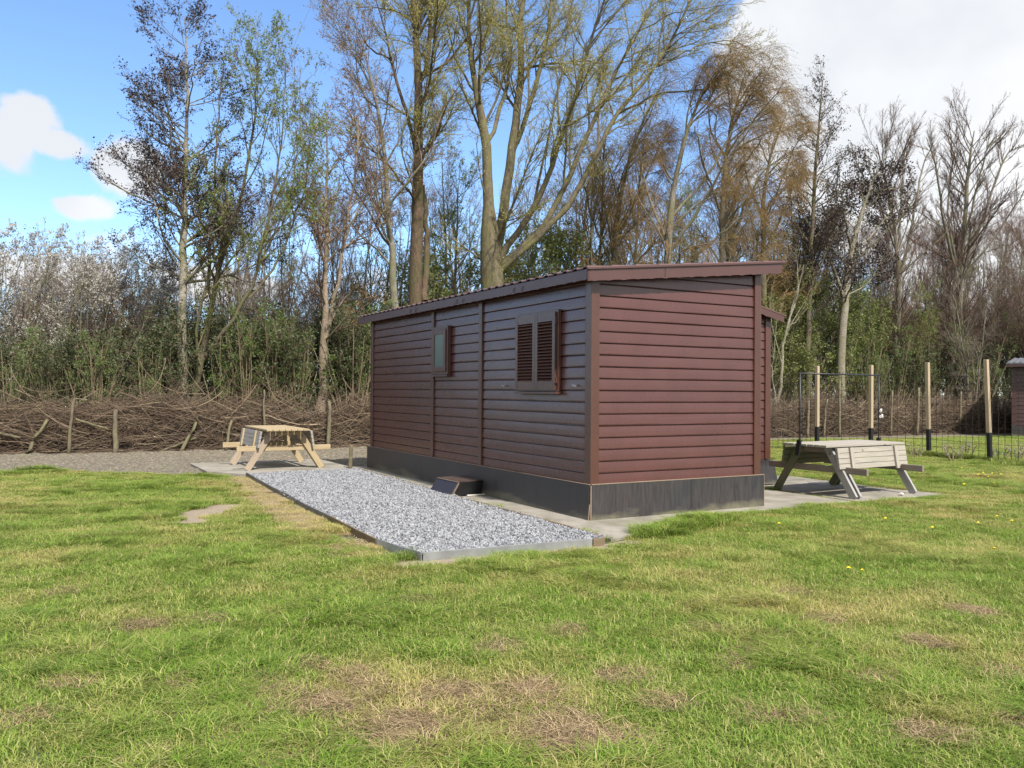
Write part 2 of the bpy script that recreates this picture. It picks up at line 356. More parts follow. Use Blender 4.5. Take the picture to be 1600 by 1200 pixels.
def npmesh(name, V, Q, mats, midx=None, smooth=False, attrs=None):
    """mesh from numpy arrays: V (n,3), Q (m,4) quads or (m,3)"""
    me = bpy.data.meshes.new(name); k = Q.shape[1]
    me.vertices.add(len(V)); me.vertices.foreach_set('co', np.ascontiguousarray(V, dtype=np.float32).ravel())
    me.loops.add(Q.size); me.loops.foreach_set('vertex_index', np.ascontiguousarray(Q, dtype=np.int32).ravel())
    me.polygons.add(len(Q)); me.polygons.foreach_set('loop_start', np.arange(0, Q.size, k, dtype=np.int32))
    for m in (mats if isinstance(mats, (list, tuple)) else [mats]): me.materials.append(m)
    if midx is not None: me.polygons.foreach_set('material_index', np.asarray(midx, dtype=np.int32))
    if smooth: me.polygons.foreach_set('use_smooth', np.ones(len(Q), dtype=bool))
    for nme, a in (attrs or {}).items():
        at_ = me.attributes.new(nme, 'FLOAT', 'FACE'); at_.data.foreach_set('value', np.ascontiguousarray(a, dtype=np.float32))
    me.update(calc_edges=True); return me
def link(name, me, parent=None):
    o = bpy.data.objects.new(name, me); COL.objects.link(o)
    if parent: o.parent = parent
    return o
def nrm(a): return a/np.maximum(np.linalg.norm(a, axis=-1, keepdims=True), 1e-9)
def tubes(P, R, k):
    """P (B,M,3), R (B,M) -> V,Q"""
    B, Mn = R.shape; T = np.empty_like(P); T[:, 1:-1] = P[:, 2:]-P[:, :-2]; T[:, 0] = P[:, 1]-P[:, 0]; T[:, -1] = P[:, -1]-P[:, -2]; T = nrm(T)
    a = np.where(np.abs(T[:, :1, 2:3]) < .8, np.array([[[0, 0, 1.]]]), np.array([[[1., .3, 0]]]))
    U = nrm(np.cross(T, a)); Wv = np.cross(T, U); an = np.arange(k)*2*np.pi/k
    V = P[:, :, None]+R[:, :, None, None]*(np.cos(an)[None, None, :, None]*U[:, :, None]+np.sin(an)[None, None, :, None]*Wv[:, :, None])
    idx = np.arange(B*Mn*k).reshape(B, Mn, k); a0 = idx[:, :-1]; a1 = idx[:, 1:]
    Q = np.stack([a0, np.roll(a0, -1, 2), np.roll(a1, -1, 2), a1], -1).reshape(-1, 4)
    return V.reshape(-1, 3), Q
def resample(pts, rad, n):
    pts = np.array(pts, float); rad = np.array(rad, float); s = np.r_[0, np.cumsum(np.linalg.norm(np.diff(pts, axis=0), axis=1))]; s /= s[-1]
    t = np.linspace(0, 1, n); q = np.stack([np.interp(t, s, pts[:, i]) for i in range(3)], 1)
    for _ in range(2): q[1:-1] = .25*q[:-2]+.5*q[1:-1]+.25*q[2:]
    return q, np.interp(t, s, rad)
def sprout(P, R, rng, n, t0=.3, t1=1., ang=(.5, .9), ln=.4, taper=.45, up=.15, wig=.18, seg=6, rf=.55, wind=(0, 0, 0), rmin=.004, lmin=0, absl=None, bias=.72):
    B, Mn = R.shape; L = np.linalg.norm(np.diff(P, axis=1), axis=2).sum(1)
    Lw = L**.75; idx = np.sort(rng.choice(B, B*n, p=Lw/Lw.sum())); C = len(idx); t = t0+(t1-t0)*rng.random(C)**bias; f = t*(Mn-1); i = np.minimum(f.astype(int), Mn-2); fr = (f-i)[:, None]
    pos = P[idx, i]*(1-fr)+P[idx, i+1]*fr; T = nrm(P[idx, i+1]-P[idx, i]); pr = R[idx, i]*(1-fr[:, 0])+R[idx, i+1]*fr[:, 0]
    rnd = rng.normal(size=(C, 3)); side = nrm(rnd-T*(rnd*T).sum(1, keepdims=True)); a = rng.uniform(*ang, C)[:, None]
    d = nrm(T*np.cos(a)+side*np.sin(a))
    l = (L[idx]*ln if absl is None else np.full(C, absl))*(1-taper*t)*rng.uniform(.55, 1.25, C); l = np.maximum(l, lmin)
    Q = np.empty((C, seg+1, 3)); Q[:, 0] = pos; trop = np.array([wind[0], wind[1], up+wind[2]])
    for k in range(seg):
        d = nrm(d+rng.normal(size=(C, 3))*wig+trop); pos = pos+d*(l/seg)[:, None]; Q[:, k+1] = pos
    r0 = np.maximum(np.minimum(pr*rf, l*.013+.003), rmin); RR = r0[:, None]*np.linspace(1, .3, seg+1)[None]; RR = np.maximum(RR, rmin*.6)
    return Q, RR
def leaves(P, rng, n, size, t0=.1, clump=.0, asp=.55, droop=0):
    B, Mn = P.shape[:2]; L = np.linalg.norm(np.diff(P, axis=1), axis=2).sum(1); idx = np.sort(rng.choice(B, B*n, p=L/L.sum())); C = len(idx); f = (t0+(1-t0)*rng.random(C))*(Mn-1); i = np.minimum(f.astype(int), Mn-2); fr = (f-i)[:, None]
    pos = P[idx, i]*(1-fr)+P[idx, i+1]*fr+rng.normal(size=(C, 3))*clump
    a = rng.normal(size=(C, 3)); a[:, 2] -= droop; a = nrm(a); b = nrm(np.cross(a, rng.normal(size=(C, 3)))); s = (size*rng.uniform(.6, 1.4, C))[:, None]
    V = np.stack([pos, pos+a*s*.5+b*s*asp*.5, pos+a*s, pos+a*s*.5-b*s*asp*.5], 1).reshape(-1, 3)
    return V, np.arange(C*4).reshape(-1, 4)
def merge(parts):
    """[(V,Q,matindex)]"""
    Vs, Qs, Ms = [], [], []; o = 0
    for V, Q, m in parts:
        Vs.append(V); Qs.append(Q+o); Ms.append(np.full(len(Q), m)); o += len(V)
    return np.concatenate(Vs), np.concatenate(Qs), np.concatenate(Ms)
def tree_meshes(name, P0, R0, rng, levels, mtrunk, mtwig, mleaf, leafspec, k0=9):
    """level 0 limbs are given; returns trunk mesh and crown mesh"""
    levs = [(P0, R0)]
    for lv in levels:
        lv = dict(lv); src = lv.pop('src', None)
        base = levs[-1] if src is None else levs[src]
        levs.append(sprout(*base, rng, **lv))
    tv = [(*tubes(*levs[0], k0), 0)]; tv += [(*tubes(*levs[1], 5), 0)]
    V, Q, m = merge(tv); trunk = npmesh(name+'_trunk', V, Q, [mtrunk], smooth=True)
    cv = [(*tubes(*l, 4 if i == 0 and len(levs) > 3 else 3), 0) for i, l in enumerate(levs[2:])]
    for sp in leafspec:
        sp = dict(sp); sp.pop('mi', 0); cv.append((*leaves(levs[-1][0], rng, **sp), 1))
    if not leafspec: mleaf = mtwig
    V, Q, m = merge(cv); crown = npmesh(name+'_crown', V, Q, [mtwig, mleaf], m)
    return trunk, crown
def put_tree(name, meshes, loc, label, group=None, rz=0, sc=1.0, cat='tree'):
    r = empty(name, loc, rz, label=label, cat=cat, group=group); r.scale = (sc,)*3 if isinstance(sc, (int, float)) else sc
    link('trunk', meshes[0], r); link('crown', meshes[1], r); return r
def horizon(px): return 610.7+(px-800)*.00694
def hedge_depth(px):
    HL = np.linalg.norm(HEDGE1-HEDGE0); D = (HEDGE1-HEDGE0)/HL; Nn = np.array([-D[1], D[0]]); d = ray(px, 610); return float(np.dot(HEDGE0-CAM[:2], Nn)/np.dot(d[:2], Nn))
def px_tree(name, depth, limbs, levels, mats, leafspec, label, seed, spread=1.5, group=None, k0=9, cat='tree'):
    """limbs: lists of (px, py, width_px) seen from the photograph, given real depth with its own spread"""
    rng = np.random.default_rng(seed); P0, R0, seen = [], [], []
    bx = limbs[0][0][0]; depth = max(depth, hedge_depth(bx)+1.3); base = at(bx, horizon(bx)+1.541*F/depth, depth); base[2] = 0
    for n, lb in enumerate(limbs):
        z = 0 if n == 0 else rng.uniform(-spread, spread); pts, rad = [], []
        y0 = lb[0][1]; ym = min(p[1] for p in lb); d0 = depth if n == 0 else min(seen, key=lambda q: (q[0]-lb[0][0])**2+(q[1]-y0)**2)[2]
        for j, (x, y, w) in enumerate(lb):
            t = (y0-y)/max(1, y0-ym); dd = d0+z*t
            p = at(x, y, dd)
            if n == 0 and j == 0: p = base.copy(); p[2] = -.1
            pts.append(p-base); rad.append(w*dd/F/2*(1 if n == 0 else .8))
        for (xa, ya, _), (xb, yb, _), pa, pb in zip(lb[:-1], lb[1:], pts[:-1], pts[1:]): seen += [(xa+(xb-xa)*k/8, ya+(yb-ya)*k/8, float(np.dot(pa+(pb-pa)*k/8+base-CAM, FW))) for k in range(9)]
        q, r = resample(pts, rad, 18); q += rng.normal(size=q.shape)*.02*min(1, depth/20); P0.append(q); R0.append(r)
    tr = tree_meshes(name, np.array(P0), np.array(R0), rng, levels, *mats, leafspec, k0)
    return put_tree(name, tr, base, label, group, cat=cat)

# ------------------------------------------------------------------ ground sheets
def sheet(name, pts, z, m, sub=0):
    o = MB(); b = len(o.v); o.v = [(p[0], p[1], z) for p in pts]; o.f = [tuple(range(len(pts)))]; o.m = [0]; o.uv = [[(p[0], p[1]) for p in pts]]
    return tag(o.build(name, m), kind='structure')
sheet('ground', [(-600, -600), (900, -600), (900, 900), (-600, 900)], -.07, M['litter'])
def inpoly(x, y, poly):
    c = False; n = len(poly)
    for i in range(n):
        x1, y1 = poly[i]; x2, y2 = poly[(i+1) % n]
        if (y1 > y) != (y2 > y) and x < (x2-x1)*(y-y1)/(y2-y1)+x1: c = not c
    return c
def fr(x): return noise.noise(Vector((x*1.3, 3.1, 0)))*.35+noise.noise(Vector((x*4.1, 7.1, 0)))*.16
left_edge = [(-14, 9.3)]+[(x, 9.25+fr(x)) for x in np.arange(-13, -5.0, .35)]+[(-4.6, 8.7), (-4.2, 8.3), (-3.8, 7.9), (-3.4, 7.65), (-3.0, 7.35), (-2.62, 6.9)]
DIRT = [(-14, 30), (-14, 9.3)]+left_edge[1:]+[(-2.5, 7.0), (-2.3, 30)]
LAWN = [(-16, -14), (34, -14), (40, 6.3), (33.5, 8.8), (28, 9.4), (20, 10.4), (12, 12.0), (3.5, 13.2), (3.5, 5.5), (-2.4, 6.5)]+left_edge[::-1][:-1]+[(-16, 9.2)]
sheet('lawn', LAWN, 0.0, M['lawnsoil'])
HEDGE0, HEDGE1 = np.array([-11.5, 15.6]), np.array([36.0, 11.0])
# rough trodden dirt between lawn and brushwood
def rough_ground(name, x0, x1, y0, y1, step, m, amp, z):
    nx, ny = int((x1-x0)/step), int((y1-y0)/step); X, Y = np.meshgrid(np.linspace(x0, x1, nx), np.linspace(y0, y1, ny), indexing='ij')
    Z = np.array([[noise.fractal(Vector((x*2.2, y*2.2, 1)), 1, 2, 5)*amp+z for y in Y[0]] for x in X[:, 0]])
    i = np.arange(nx*ny).reshape(nx, ny); Q = np.stack([i[:-1, :-1], i[1:, :-1], i[1:, 1:], i[:-1, 1:]], -1).reshape(-1, 4)
    return tag(link(name, npmesh(name, np.stack([X, Y, Z], -1).reshape(-1, 3), Q, [m], smooth=True)), kind='structure')
rough_ground('dirt_strip', -14, 3.2, 7.0, 16.5, .06, M['soil'], .045, -.005)
sheet('dirt_path', [(3.3, 12.0), (12, 12.0-.05), (20, 10.35), (28, 9.3), (33.5, 8.7), (40, 6.2), (42, 12), (3.3, 17)], .006, M['soil'])

# concrete slabs
SLAB = [(-.52, -1.12), (-.1, -1.0), (.5, -.62), (1.5, -.30), (2.8, -.26), (4.25, -.22), (4.3, 1.3), (4.0, 1.55), (4.0, 1.9), (2.6, 3.2), (2.6, 7.8), (-.30, 7.8), (-.30, 5.3), (-.48, 2.3), (-.55, -.9)]
sl = MB().poly(SLAB, -.05, .035).build('concrete_slab', M['concrete'], bevel=.008); tag(sl, kind='structure')
SLAB2 = [(4.36, -.24), (6.35, -.30), (6.22, .3), (6.3, 2.9), (4.1, 2.9), (4.1, 1.95), (4.42, 1.35)]
sl = MB().poly(SLAB2, -.05, .03).build('patio_slab', M['concrete'], bevel=.008); tag(sl, kind='structure')
SLAB3 = [(-2.42, 7.12), (-.32, 7.22), (-.32, 9.75), (-2.95, 9.75), (-2.95, 7.9)]
sl = MB().poly(SLAB3, -.05, .045).build('table_slab', M['concrete'], bevel=.008); tag(sl, kind='structure')

# ------------------------------------------------------------------ gravel bed
GRAV = [(-2.62, -1.14), (-.72, -1.25), (-.60, -1.12), (-.58, -.9), (-.52, 2.3), (-.38, 5.3), (-.36, 7.1), (-2.42, 6.98), (-2.56, 4.66), (-2.66, 2.5), (-2.68, 1.4), (-2.74, -.3)]
sheet('gravel_base', GRAV, .045, M['soil'])
def ico(seed, s=1.0):
    rng = np.random.default_rng(seed); import bmesh
    bm = bmesh.new(); bmesh.ops.create_icosphere(bm, subdivisions=1, radius=.5); sc = rng.uniform(.65, 1.1, 3)*np.array([1, .85, .6])
    for v in bm.verts: v.co = Vector(v.co)*float(rng.uniform(.78, 1.15)); v.co = Vector([v.co[i]*sc[i]*s for i in range(3)])
    me = bpy.data.meshes.new('chip'); bm.to_mesh(me); bm.free(); me.materials.append(M['stone']); return bpy.data.objects.new('chip', me)
def src_coll(name, objs):
    c = bpy.data.collections.new(name)
    for o in objs: c.objects.link(o)
    return c
def scatter(name, pts, rots, scl, idx, coll, dry=None):
    me = bpy.data.meshes.new(name); me.vertices.add(len(pts)); me.vertices.foreach_set('co', np.array(pts, dtype=np.float32).ravel())
    a = me.attributes.new('rot', 'FLOAT_VECTOR', 'POINT'); a.data.foreach_set('vector', np.array(rots, dtype=np.float32).ravel())
    a = me.attributes.new('scl', 'FLOAT_VECTOR', 'POINT'); a.data.foreach_set('vector', np.array(scl, dtype=np.float32).ravel())
    a = me.attributes.new('idx', 'INT', 'POINT'); a.data.foreach_set('value', np.array(idx, dtype=np.int32))
    if dry is not None:
        a = me.attributes.new('dry', 'FLOAT', 'POINT'); a.data.foreach_set('value', np.array(dry, dtype=np.float32))
    me.update(); o = link(name, me); g = bpy.data.node_groups.new(name+'_nodes', 'GeometryNodeTree')
    g.interface.new_socket('Geometry', in_out='INPUT', socket_type='NodeSocketGeometry'); g.interface.new_socket('Geometry', in_out='OUTPUT', socket_type='NodeSocketGeometry')
    gi = g.nodes.new('NodeGroupInput'); go = g.nodes.new('NodeGroupOutput'); ip = g.nodes.new('GeometryNodeInstanceOnPoints'); ci = g.nodes.new('GeometryNodeCollectionInfo')
    ci.inputs['Collection'].default_value = coll; ci.inputs['Separate Children'].default_value = True; ci.inputs['Reset Children'].default_value = True
    def na(n, t):
        x = g.nodes.new('GeometryNodeInputNamedAttribute'); x.data_type = t; x.inputs['Name'].default_value = n; return x.outputs['Attribute']
    g.links.new(gi.outputs[0], ip.inputs['Points']); g.links.new(ci.outputs[0], ip.inputs['Instance']); ip.inputs['Pick Instance'].default_value = True
    g.links.new(na('idx', 'INT'), ip.inputs['Instance Index']); g.links.new(na('rot', 'FLOAT_VECTOR'), ip.inputs['Rotation']); g.links.new(na('scl', 'FLOAT_VECTOR'), ip.inputs['Scale'])
    g.links.new(ip.outputs[0], go.inputs[0]); md = o.modifiers.new('scatter', 'NODES'); md.node_group = g
    return o
def gravel():
    rng = np.random.default_rng(5); pts = []; n = 50000
    x = rng.uniform(-2.75, -.35, n*2); y = rng.uniform(-1.26, 7.1, n*2)
    keep = [inpoly(a, b, GRAV) for a, b in zip(x, y)]; x = x[keep][:n]; y = y[keep][:n]; k = len(x)
    z = .058+np.array([noise.noise(Vector((a*1.6, b*1.6, 0)))*.014 for a, b in zip(x, y)])+rng.uniform(-.006, .010, k)
    s = rng.uniform(.020, .046, k)
    o = scatter('gravel', np.stack([x, y, z], 1), rng.uniform(0, 6.28, (k, 3)), np.stack([s, s, s], 1), rng.integers(0, 7, k), src_coll('chips', [ico(i) for i in range(7)]))
    tag(o, 'pale grey stone chippings filling the bed beside the cabin', 'gravel', kind='stuff')
gravel()
# steel and timber edging round the gravel
def edging():
    r = empty('garden_edging', (-2.62, -1.14, 0), label='low metal and timber edging around the grey gravel bed', cat='edging')
    def strip(pts, h0, h1, t, m, nm):
        b = MB()
        for (p, q) in zip(pts[:-1], pts[1:]):
            b.bar((p[0]+2.62, p[1]+1.14, (h0+h1)/2), (q[0]+2.62, q[1]+1.14, (h0+h1)/2), h1-h0, t, side=(-(q[1]-p[1]), q[0]-p[0], 0))
        return b.build(nm, m, r, bevel=.002)
    s1 = strip([(-2.625, -1.15), (-1.7, -1.215), (-.86, -1.265)], -.02, .085, .012, M['steel'], 'front_strip')
    strip([(-2.635, -1.14), (-2.70, -.75), (-2.745, -.3)], -.02, .085, .012, M['steel'], 'side_strip')
    strip([(-2.75, -.29), (-2.73, .5), (-2.69, 1.4)], -.02, .082, .016, M['rust'], 'side_strip')
    strip([(-2.69, 1.41), (-2.665, 2.5), (-2.60, 3.6), (-2.57, 4.66), (-2.50, 5.9), (-2.44, 7.0)], -.02, .080, .018, M['steeldark'], 'side_strip')
    strip([(-.68, -1.21), (-.61, -.95), (-.555, 2.3), (-.43, 5.3), (-.40, 7.1)], -.02, .075, .035, M['edgewood'], 'timber_batten')
    MB().box((1.77, -.135, -.02), (1.90, -.095, .078)).build('end_block', M['edgewood'], r, bevel=.003)
edging()

# ------------------------------------------------------------------ cabin
PITCH = .14; Z1 = .5804
def siding(b, s0, s1, place, n0, n1, ztop, rng, step=.25):
    """lapped metal boards; place(s, off, z) -> xyz ; ztop(s) clamps"""
    n = max(2, int((s1-s0)/step)); ss = np.linspace(s0, s1, n+1)
    prof = [(0, -.008), (0, .0175), (.012, .018), (.060, .0158), (.090, .0135), (.122, .0108), (.1285, -.007), (.139, -.009)]
    for i in range(n0, n1):
        zb = Z1+PITCH*(i-1); ph = rng.uniform(0, 9); base = len(b.v)
        for s in ss:
            w = .0022*noise.noise(Vector((s*1.1+ph, i*3.3, 0)))+.0012*noise.noise(Vector((s*4+ph, i*7.3, 1)))
            dz = .0022*noise.noise(Vector((s*.9, i*1.7, 5)))
            for j, (dz_, off) in enumerate(prof):
                z = min(zb+dz_+dz, ztop(s)); b.v.append(place(s, off+w*(1 if 1 < j < 5 else 0), z))
        k = len(prof)
        for a in range(n):
            for j in range(k-1):
                if min(b.v[base+a*k+j][2], 9) >= ztop(ss[a])-1e-6 and b.v[base+(a+1)*k+j][2] >= ztop(ss[a+1])-1e-6: continue
                b.f.append((base+a*k+j, base+(a+1)*k+j, base+(a+1)*k+j+1, base+a*k+j+1)); b.m.append(0); b.uv.append([(0, 0)]*4)
    return b
def zroof(x): return 2.955+(x+.14)*.102
def cabin():
    rng = random.Random(3)
    R = empty('garden_cabin', (0, 0, 0), label='brown metal-clad cabin with lean-to roof and dark plinth beside the gravel', cat='cabin')
    L = 7.46; Wd = 2.73
    under = lambda x: zroof(x)-.06
    core = MB(); core.v = [(.05, .05, .03), (Wd-.05, .05, .03), (Wd-.05, L-.05, .03), (.05, L-.05, .03), (.05, .05, under(.05)), (Wd-.05, .05, under(Wd)), (Wd-.05, L-.05, under(Wd)), (.05, L-.05, under(.05))]
    core.f = [(0, 3, 2, 1), (4, 5, 6, 7), (0, 1, 5, 4), (1, 2, 6, 5), (2, 3, 7, 6), (3, 0, 4, 7)]; core.m = [0]*6; core.uv = [[(0, 0)]*4]*6
    core.build('wall', M['siding'], R)
    b = MB()
    for y0, y1 in ((.12, 2.78), (2.88, 4.49), (4.59, 7.36)):
        siding(b, y0, y1, lambda s, o, z: (.03-o, s, z), 0, 19, lambda s: zroof(0)-.05, rng)
    b.build('side_cladding', M['siding'], R, smooth=False)
    b = MB(); siding(b, .11, 2.615, lambda s, o, z: (s, .03-o, z), 0, 21, lambda s: zroof(s)-.04, rng, .2); b.build('end_cladding', M['siding'], R)
    b = MB(); siding(b, .15, L-.1, lambda s, o, z: (Wd-.03+o, s, z), 0, 21, lambda s: zroof(Wd)-.05, rng, 1); b.build('rear_cladding', M['siding'], R)
    # trims
    MB().box((-.012, -.012, .45), (.11, .125, zroof(0)-.04)).build('corner_trim', M['trim'], R, bevel=.012)
    MB().box((2.61, -.015, .45), (2.728, .10, zroof(2.66)-.05)).build('corner_trim', M['trim'], R, bevel=.012)
    MB().box((-.012, 7.345, .45), (.11, L, zroof(0)-.04)).build('corner_trim', M['trim'], R, bevel=.01)
    for y in (2.83, 4.54): MB().box((-.014, y-.05, .45), (.03, y+.05, zroof(0)-.05)).build('cover_strip', M['trim'], R, bevel=.008)
    # plinth boards
    def plank(nm, lo, hi): return MB().box(lo, hi).build(nm, M['ply'], R, bevel=.002)
    plank('plinth_board', (-.035, -.012, .025), (-.012, 4.85, .447)); plank('plinth_board', (-.033, 4.856, .025), (-.012, 7.56, .45))
    plank('plinth_board', (-.010, -.038, .025), (1.50, -.012, .449)); plank('plinth_board', (1.505, -.036, .025), (2.765, -.012, .452))
    MB().box((-.010, -.0115, .03), (2.76, .03, .44)).box((-.0115, .031, .03), (.03, 7.5, .44)).build('plinth_frame', M['ply'], R)
    e = MB(); e.box((-.0355, -.014, .4475), (-.0115, 7.555, .4535)); e.box((-.0105, -.0385, .4497), (2.768, -.0115, .456)); e.box((2.7655, -.037, .025), (2.771, -.012, .4565))
    e.build('plinth_edge', M['plyedge'], R)
    c = MB(); c.bar((-.018, -.030, .44), (-.022, -.034, .03), .012, .012, side=(1, 0, 0)); c.bar((-.03, -.020, .22), (-.052, -.03, .03), .010, .008, side=(1, 0, 0)); c.build('split_batten', M['plyedge'], R)
    # roof: tile-profile sheet, ribs run down the slope
    YR0, YR1 = -.13, 7.86; X0, X1 = -.15, 3.06
    rb = MB(); rib = .215; ny = int((YR1-YR0)/rib)+1; ys = []; hs = []
    for i in range(ny):
        y = YR0+i*rib
        for dy, h in ((0, .0), (.02, .017), (.075, .017), (.095, .002), (.205, .0)):
            if y+dy < YR1: ys.append(y+dy); hs.append(h)
    ys.append(YR1); hs.append(0)
    xs = []; hx = []
    x = X0
    while x < X1:
        xs += [x, x+.001, min(X1, x+.349)]; hx += [0, .014, .0]; x += .35
    nx_ = len(xs); b0 = len(rb.v)
    for xx, hh in zip(xs, hx):
        for yy, h in zip(ys, hs): rb.v.append((xx, yy, zroof(xx)+.004+h+hh*.9))
    m_ = len(ys)
    for i in range(nx_-1):
        for j in range(m_-1): rb.f.append((b0+i*m_+j, b0+(i+1)*m_+j, b0+(i+1)*m_+j+1, b0+i*m_+j+1)); rb.m.append(0); rb.uv.append([(0, 0)]*4)
    ro = rb.build('roof', M['roofm'], R); sm = ro.modifiers.new('thickness', 'SOLIDIFY'); sm.thickness = .006; sm.offset = 1
    # deck under the sheet
    dk = MB(); dk.v = [(X0+.03, YR0+.02, zroof(X0+.03)-.055), (2.98, YR0+.02, zroof(2.98)-.055), (2.98, YR1-.02, zroof(2.98)-.055), (X0+.03, YR1-.02, zroof(X0+.03)-.055)]
    dk.v += [(a, b_, c_+.050) for a, b_, c_ in dk.v]; dk.f = [(0, 3, 2, 1), (4, 5, 6, 7), (0, 1, 5, 4), (1, 2, 6, 5), (2, 3, 7, 6), (3, 0, 4, 7)]; dk.m = [0]*6; dk.uv = [[(0, 0)]*4]*6
    dk.build('roof_deck', M['brushcore'], R)
    # scalloped fascia, side and end
    def fascia(nm, s0, s1, place, ztop, h):
        f = MB(); n = int((s1-s0)/.0105); prev = None
        for i in range(n+1):
            s = s0+(s1-s0)*i/n; ph = (s % .21)/.21
            wv = .006*(1 if ph < .55 else max(0, math.sin((ph-.55)/.45*math.pi)))*(1 if ph >= .55 else 0)+.0015*math.sin(s*20)
            zt = ztop(s); zb = zt-h-wv
            k = len(f.v); f.v += [place(s, 0, zt), place(s, .0, (zt+zb)/2+.01), place(s, .0, zb), place(s, .016, zb), place(s, .016, zt)]
            if prev is not None:
                for a in range(5):
                    c_ = (a+1) % 5; f.f.append((prev+a, k+a, k+c_, prev+c_)); f.m.append(0); f.uv.append([(0, 0)]*4)
            prev = k
        return f.build(nm, M['fascia'], R)
    fascia('side_fascia', YR0, YR1-.01, lambda s, o, z: (X0+.004+o, s, z), lambda s: zroof(X0)-.002, .118)
    fascia('end_fascia', X0, 2.985, lambda s, o, z: (s, YR0+.004+o, z), lambda s: zroof(s)-.012, .128)
    # capping strip on the end edge
    cp = MB(); cp.bar((X0-.006, YR0+.004, zroof(X0)+.004), (X1, YR0+.004, zroof(X1)+.004), .03, .035, side=(0, 1, 0)); cp.build('end_capping', M['fascia'], R, bevel=.005)
    for yb in (1.35, 3.1, 4.9): 
        for q in (0, .22):
            br = MB(); br.tube([(X0-.001, yb+q, zroof(X0)-.05), (X0-.012, yb+q+.02, zroof(X0)-.075), (X0-.004, yb+q+.03, zroof(X0)-.105)], .005, 5)
            br.build('gutter_hook', M['blackmetal'], R)
    jn = MB().box((.99, YR0+.0005, zroof(1.0)-.130), (.994, YR0+.006, zroof(1.0)-.018)).build('fascia_joint', M['blackmetal'], R)
    # small window
    w = MB(); y0, y1, z0, z1 = 3.86, 4.46, 1.79, 2.56
    w.box((-.055, y0, z0), (.01, y0+.05, z1)).box((-.055, y1-.05, z0), (.01, y1, z1)).box((-.053, y0+.05, z0), (.01, y1-.05, z0+.05)).box((-.053, y0+.05, z1-.05), (.01, y1-.05, z1))
    w.box((-.075, y0+.045, z0+.05), (-.056, y0+.125, z1-.05)).box((-.075, y1-.125, z0+.05), (-.056, y1-.045, z1-.05)).box((-.073, y0+.125, z0+.05), (-.056, y1-.125, z0+.125)).box((-.073, y0+.125, z1-.125), (-.056, y1-.125, z1-.05))
    wf = w.build('window', M['trim'], R, bevel=.004); MB().box((-.060, y0+.122, z0+.122), (-.050, y1-.122, z1-.122)).build('pane', M['glass'], wf)
    MB().box((-.075, y0-.01, z0-.03), (.0, y1+.01, z0-.003)).build('sill', M['trim'], wf, bevel=.004)
    # shuttered window
    y0, y1, z0, z1 = .67, 1.70, 1.535, 2.56
    w = MB(); w.box((-.036, y0, z0), (.012, y0+.05, z1)).box((-.036, y1-.05, z0), (.012, y1, z1)).box((-.034, y0+.05, z0), (.012, y1-.05, z0+.05)).box((-.034, y0+.05, z1-.05), (.012, y1-.05, z1))
    w.box((-.002, y0+.05, z0+.05), (.010, y1-.05, z1-.05), 1)
    sf = w.build('shuttered_window', [M['trim'], M['brushcore']], R, bevel=.004)
    MB().box((-.072, y0-.012, z0-.032), (.0, y1+.012, z0-.004)).build('sill', M['trim'], sf, bevel=.004)
    mid = (y0+y1)/2
    for a, c_ in ((y0+.035, mid-.002), (mid+.002, y1-.005)):
        s_ = MB(); s_.box((-.066, a, z0+.02), (-.038, a+.062, z1-.03)).box((-.066, c_-.062, z0+.02), (-.038, c_, z1-.03)).box((-.064, a+.062, z0+.02), (-.038, c_-.062, z0+.13)).box((-.064, a+.062, z1-.14), (-.038, c_-.062, z1-.03))
        n = 19
        for i in range(n):
            zc = z0+.145+(z1-.155-z0-.145)*i/(n-1)
            s_.box((-.070, a+.060, zc-.0045), (-.034, c_-.060, zc+.0045), 0, Matrix.Rotation(math.radians(-40), 4, 'Y'))
        so = s_.build('shutter', M['trim'], R)
        so.parent = R
    for zz in (1.68, 2.42):
        h = MB(); h.box((-.062, y0+.012, zz-.04), (-.037, y0+.034, zz+.04)).tube([(-.067, y0+.03, zz-.035), (-.067, y0+.03, zz+.035)], .006, 6)
        h.build('hinge', M['trim'], R)
    for yy in (2.06, .30):
        k = MB(); k.box((-.02, yy-.004, 1.60), (.012, yy+.004, 1.622)).tube([(-.02, yy, 1.611), (-.04, yy, 1.613), (-.05, yy+.035, 1.613)], .005, 6).tube([(-.045, yy, 1.60), (-.045, yy-.03, 1.598)], .006, 6)
        k.build('shutter_catch', M['zinc'], R)
    # annexe behind, projecting to the right
    AX, AY = 4.88, 1.88
    za = lambda x: 2.83-(x-5.09)*.22
    A = MB(); A.v = [(Wd, AY+.05, .03), (AX-.05, AY+.05, .03), (AX-.05, 5.2, .03), (Wd, 5.2, .03), (Wd, AY+.05, za(Wd)-.07), (AX-.05, AY+.05, za(AX)-.07), (AX-.05, 5.2, za(AX)-.07), (Wd, 5.2, za(Wd)-.07)]
    A.f = [(0, 3, 2, 1), (4, 5, 6, 7), (0, 1, 5, 4), (1, 2, 6, 5), (2, 3, 7, 6), (3, 0, 4, 7)]; A.m = [0]*6; A.uv = [[(0, 0)]*4]*6
    A.build('annexe_wall', M['siding'], R)
    b = MB(); siding(b, Wd+.02, AX-.11, lambda s, o, z: (s, AY+.03-o, z), 0, 21, lambda s: za(s)-.06, rng, .3); b.build('annexe_cladding', M['siding'], R)
    b = MB(); siding(b, AY+.1, 5.2, lambda s, o, z: (AX-.03+o, s, z), 0, 18, lambda s: za(AX)-.06, rng, 1); b.build('annexe_cladding', M['siding'], R)
    MB().box((AX-.11, AY-.012, .45), (AX+.012, AY+.1, za(AX)-.06)).build('annexe_trim', M['trim'], R, bevel=.01)
    ar = MB(); x0_, x1_ = Wd+.03, 5.12
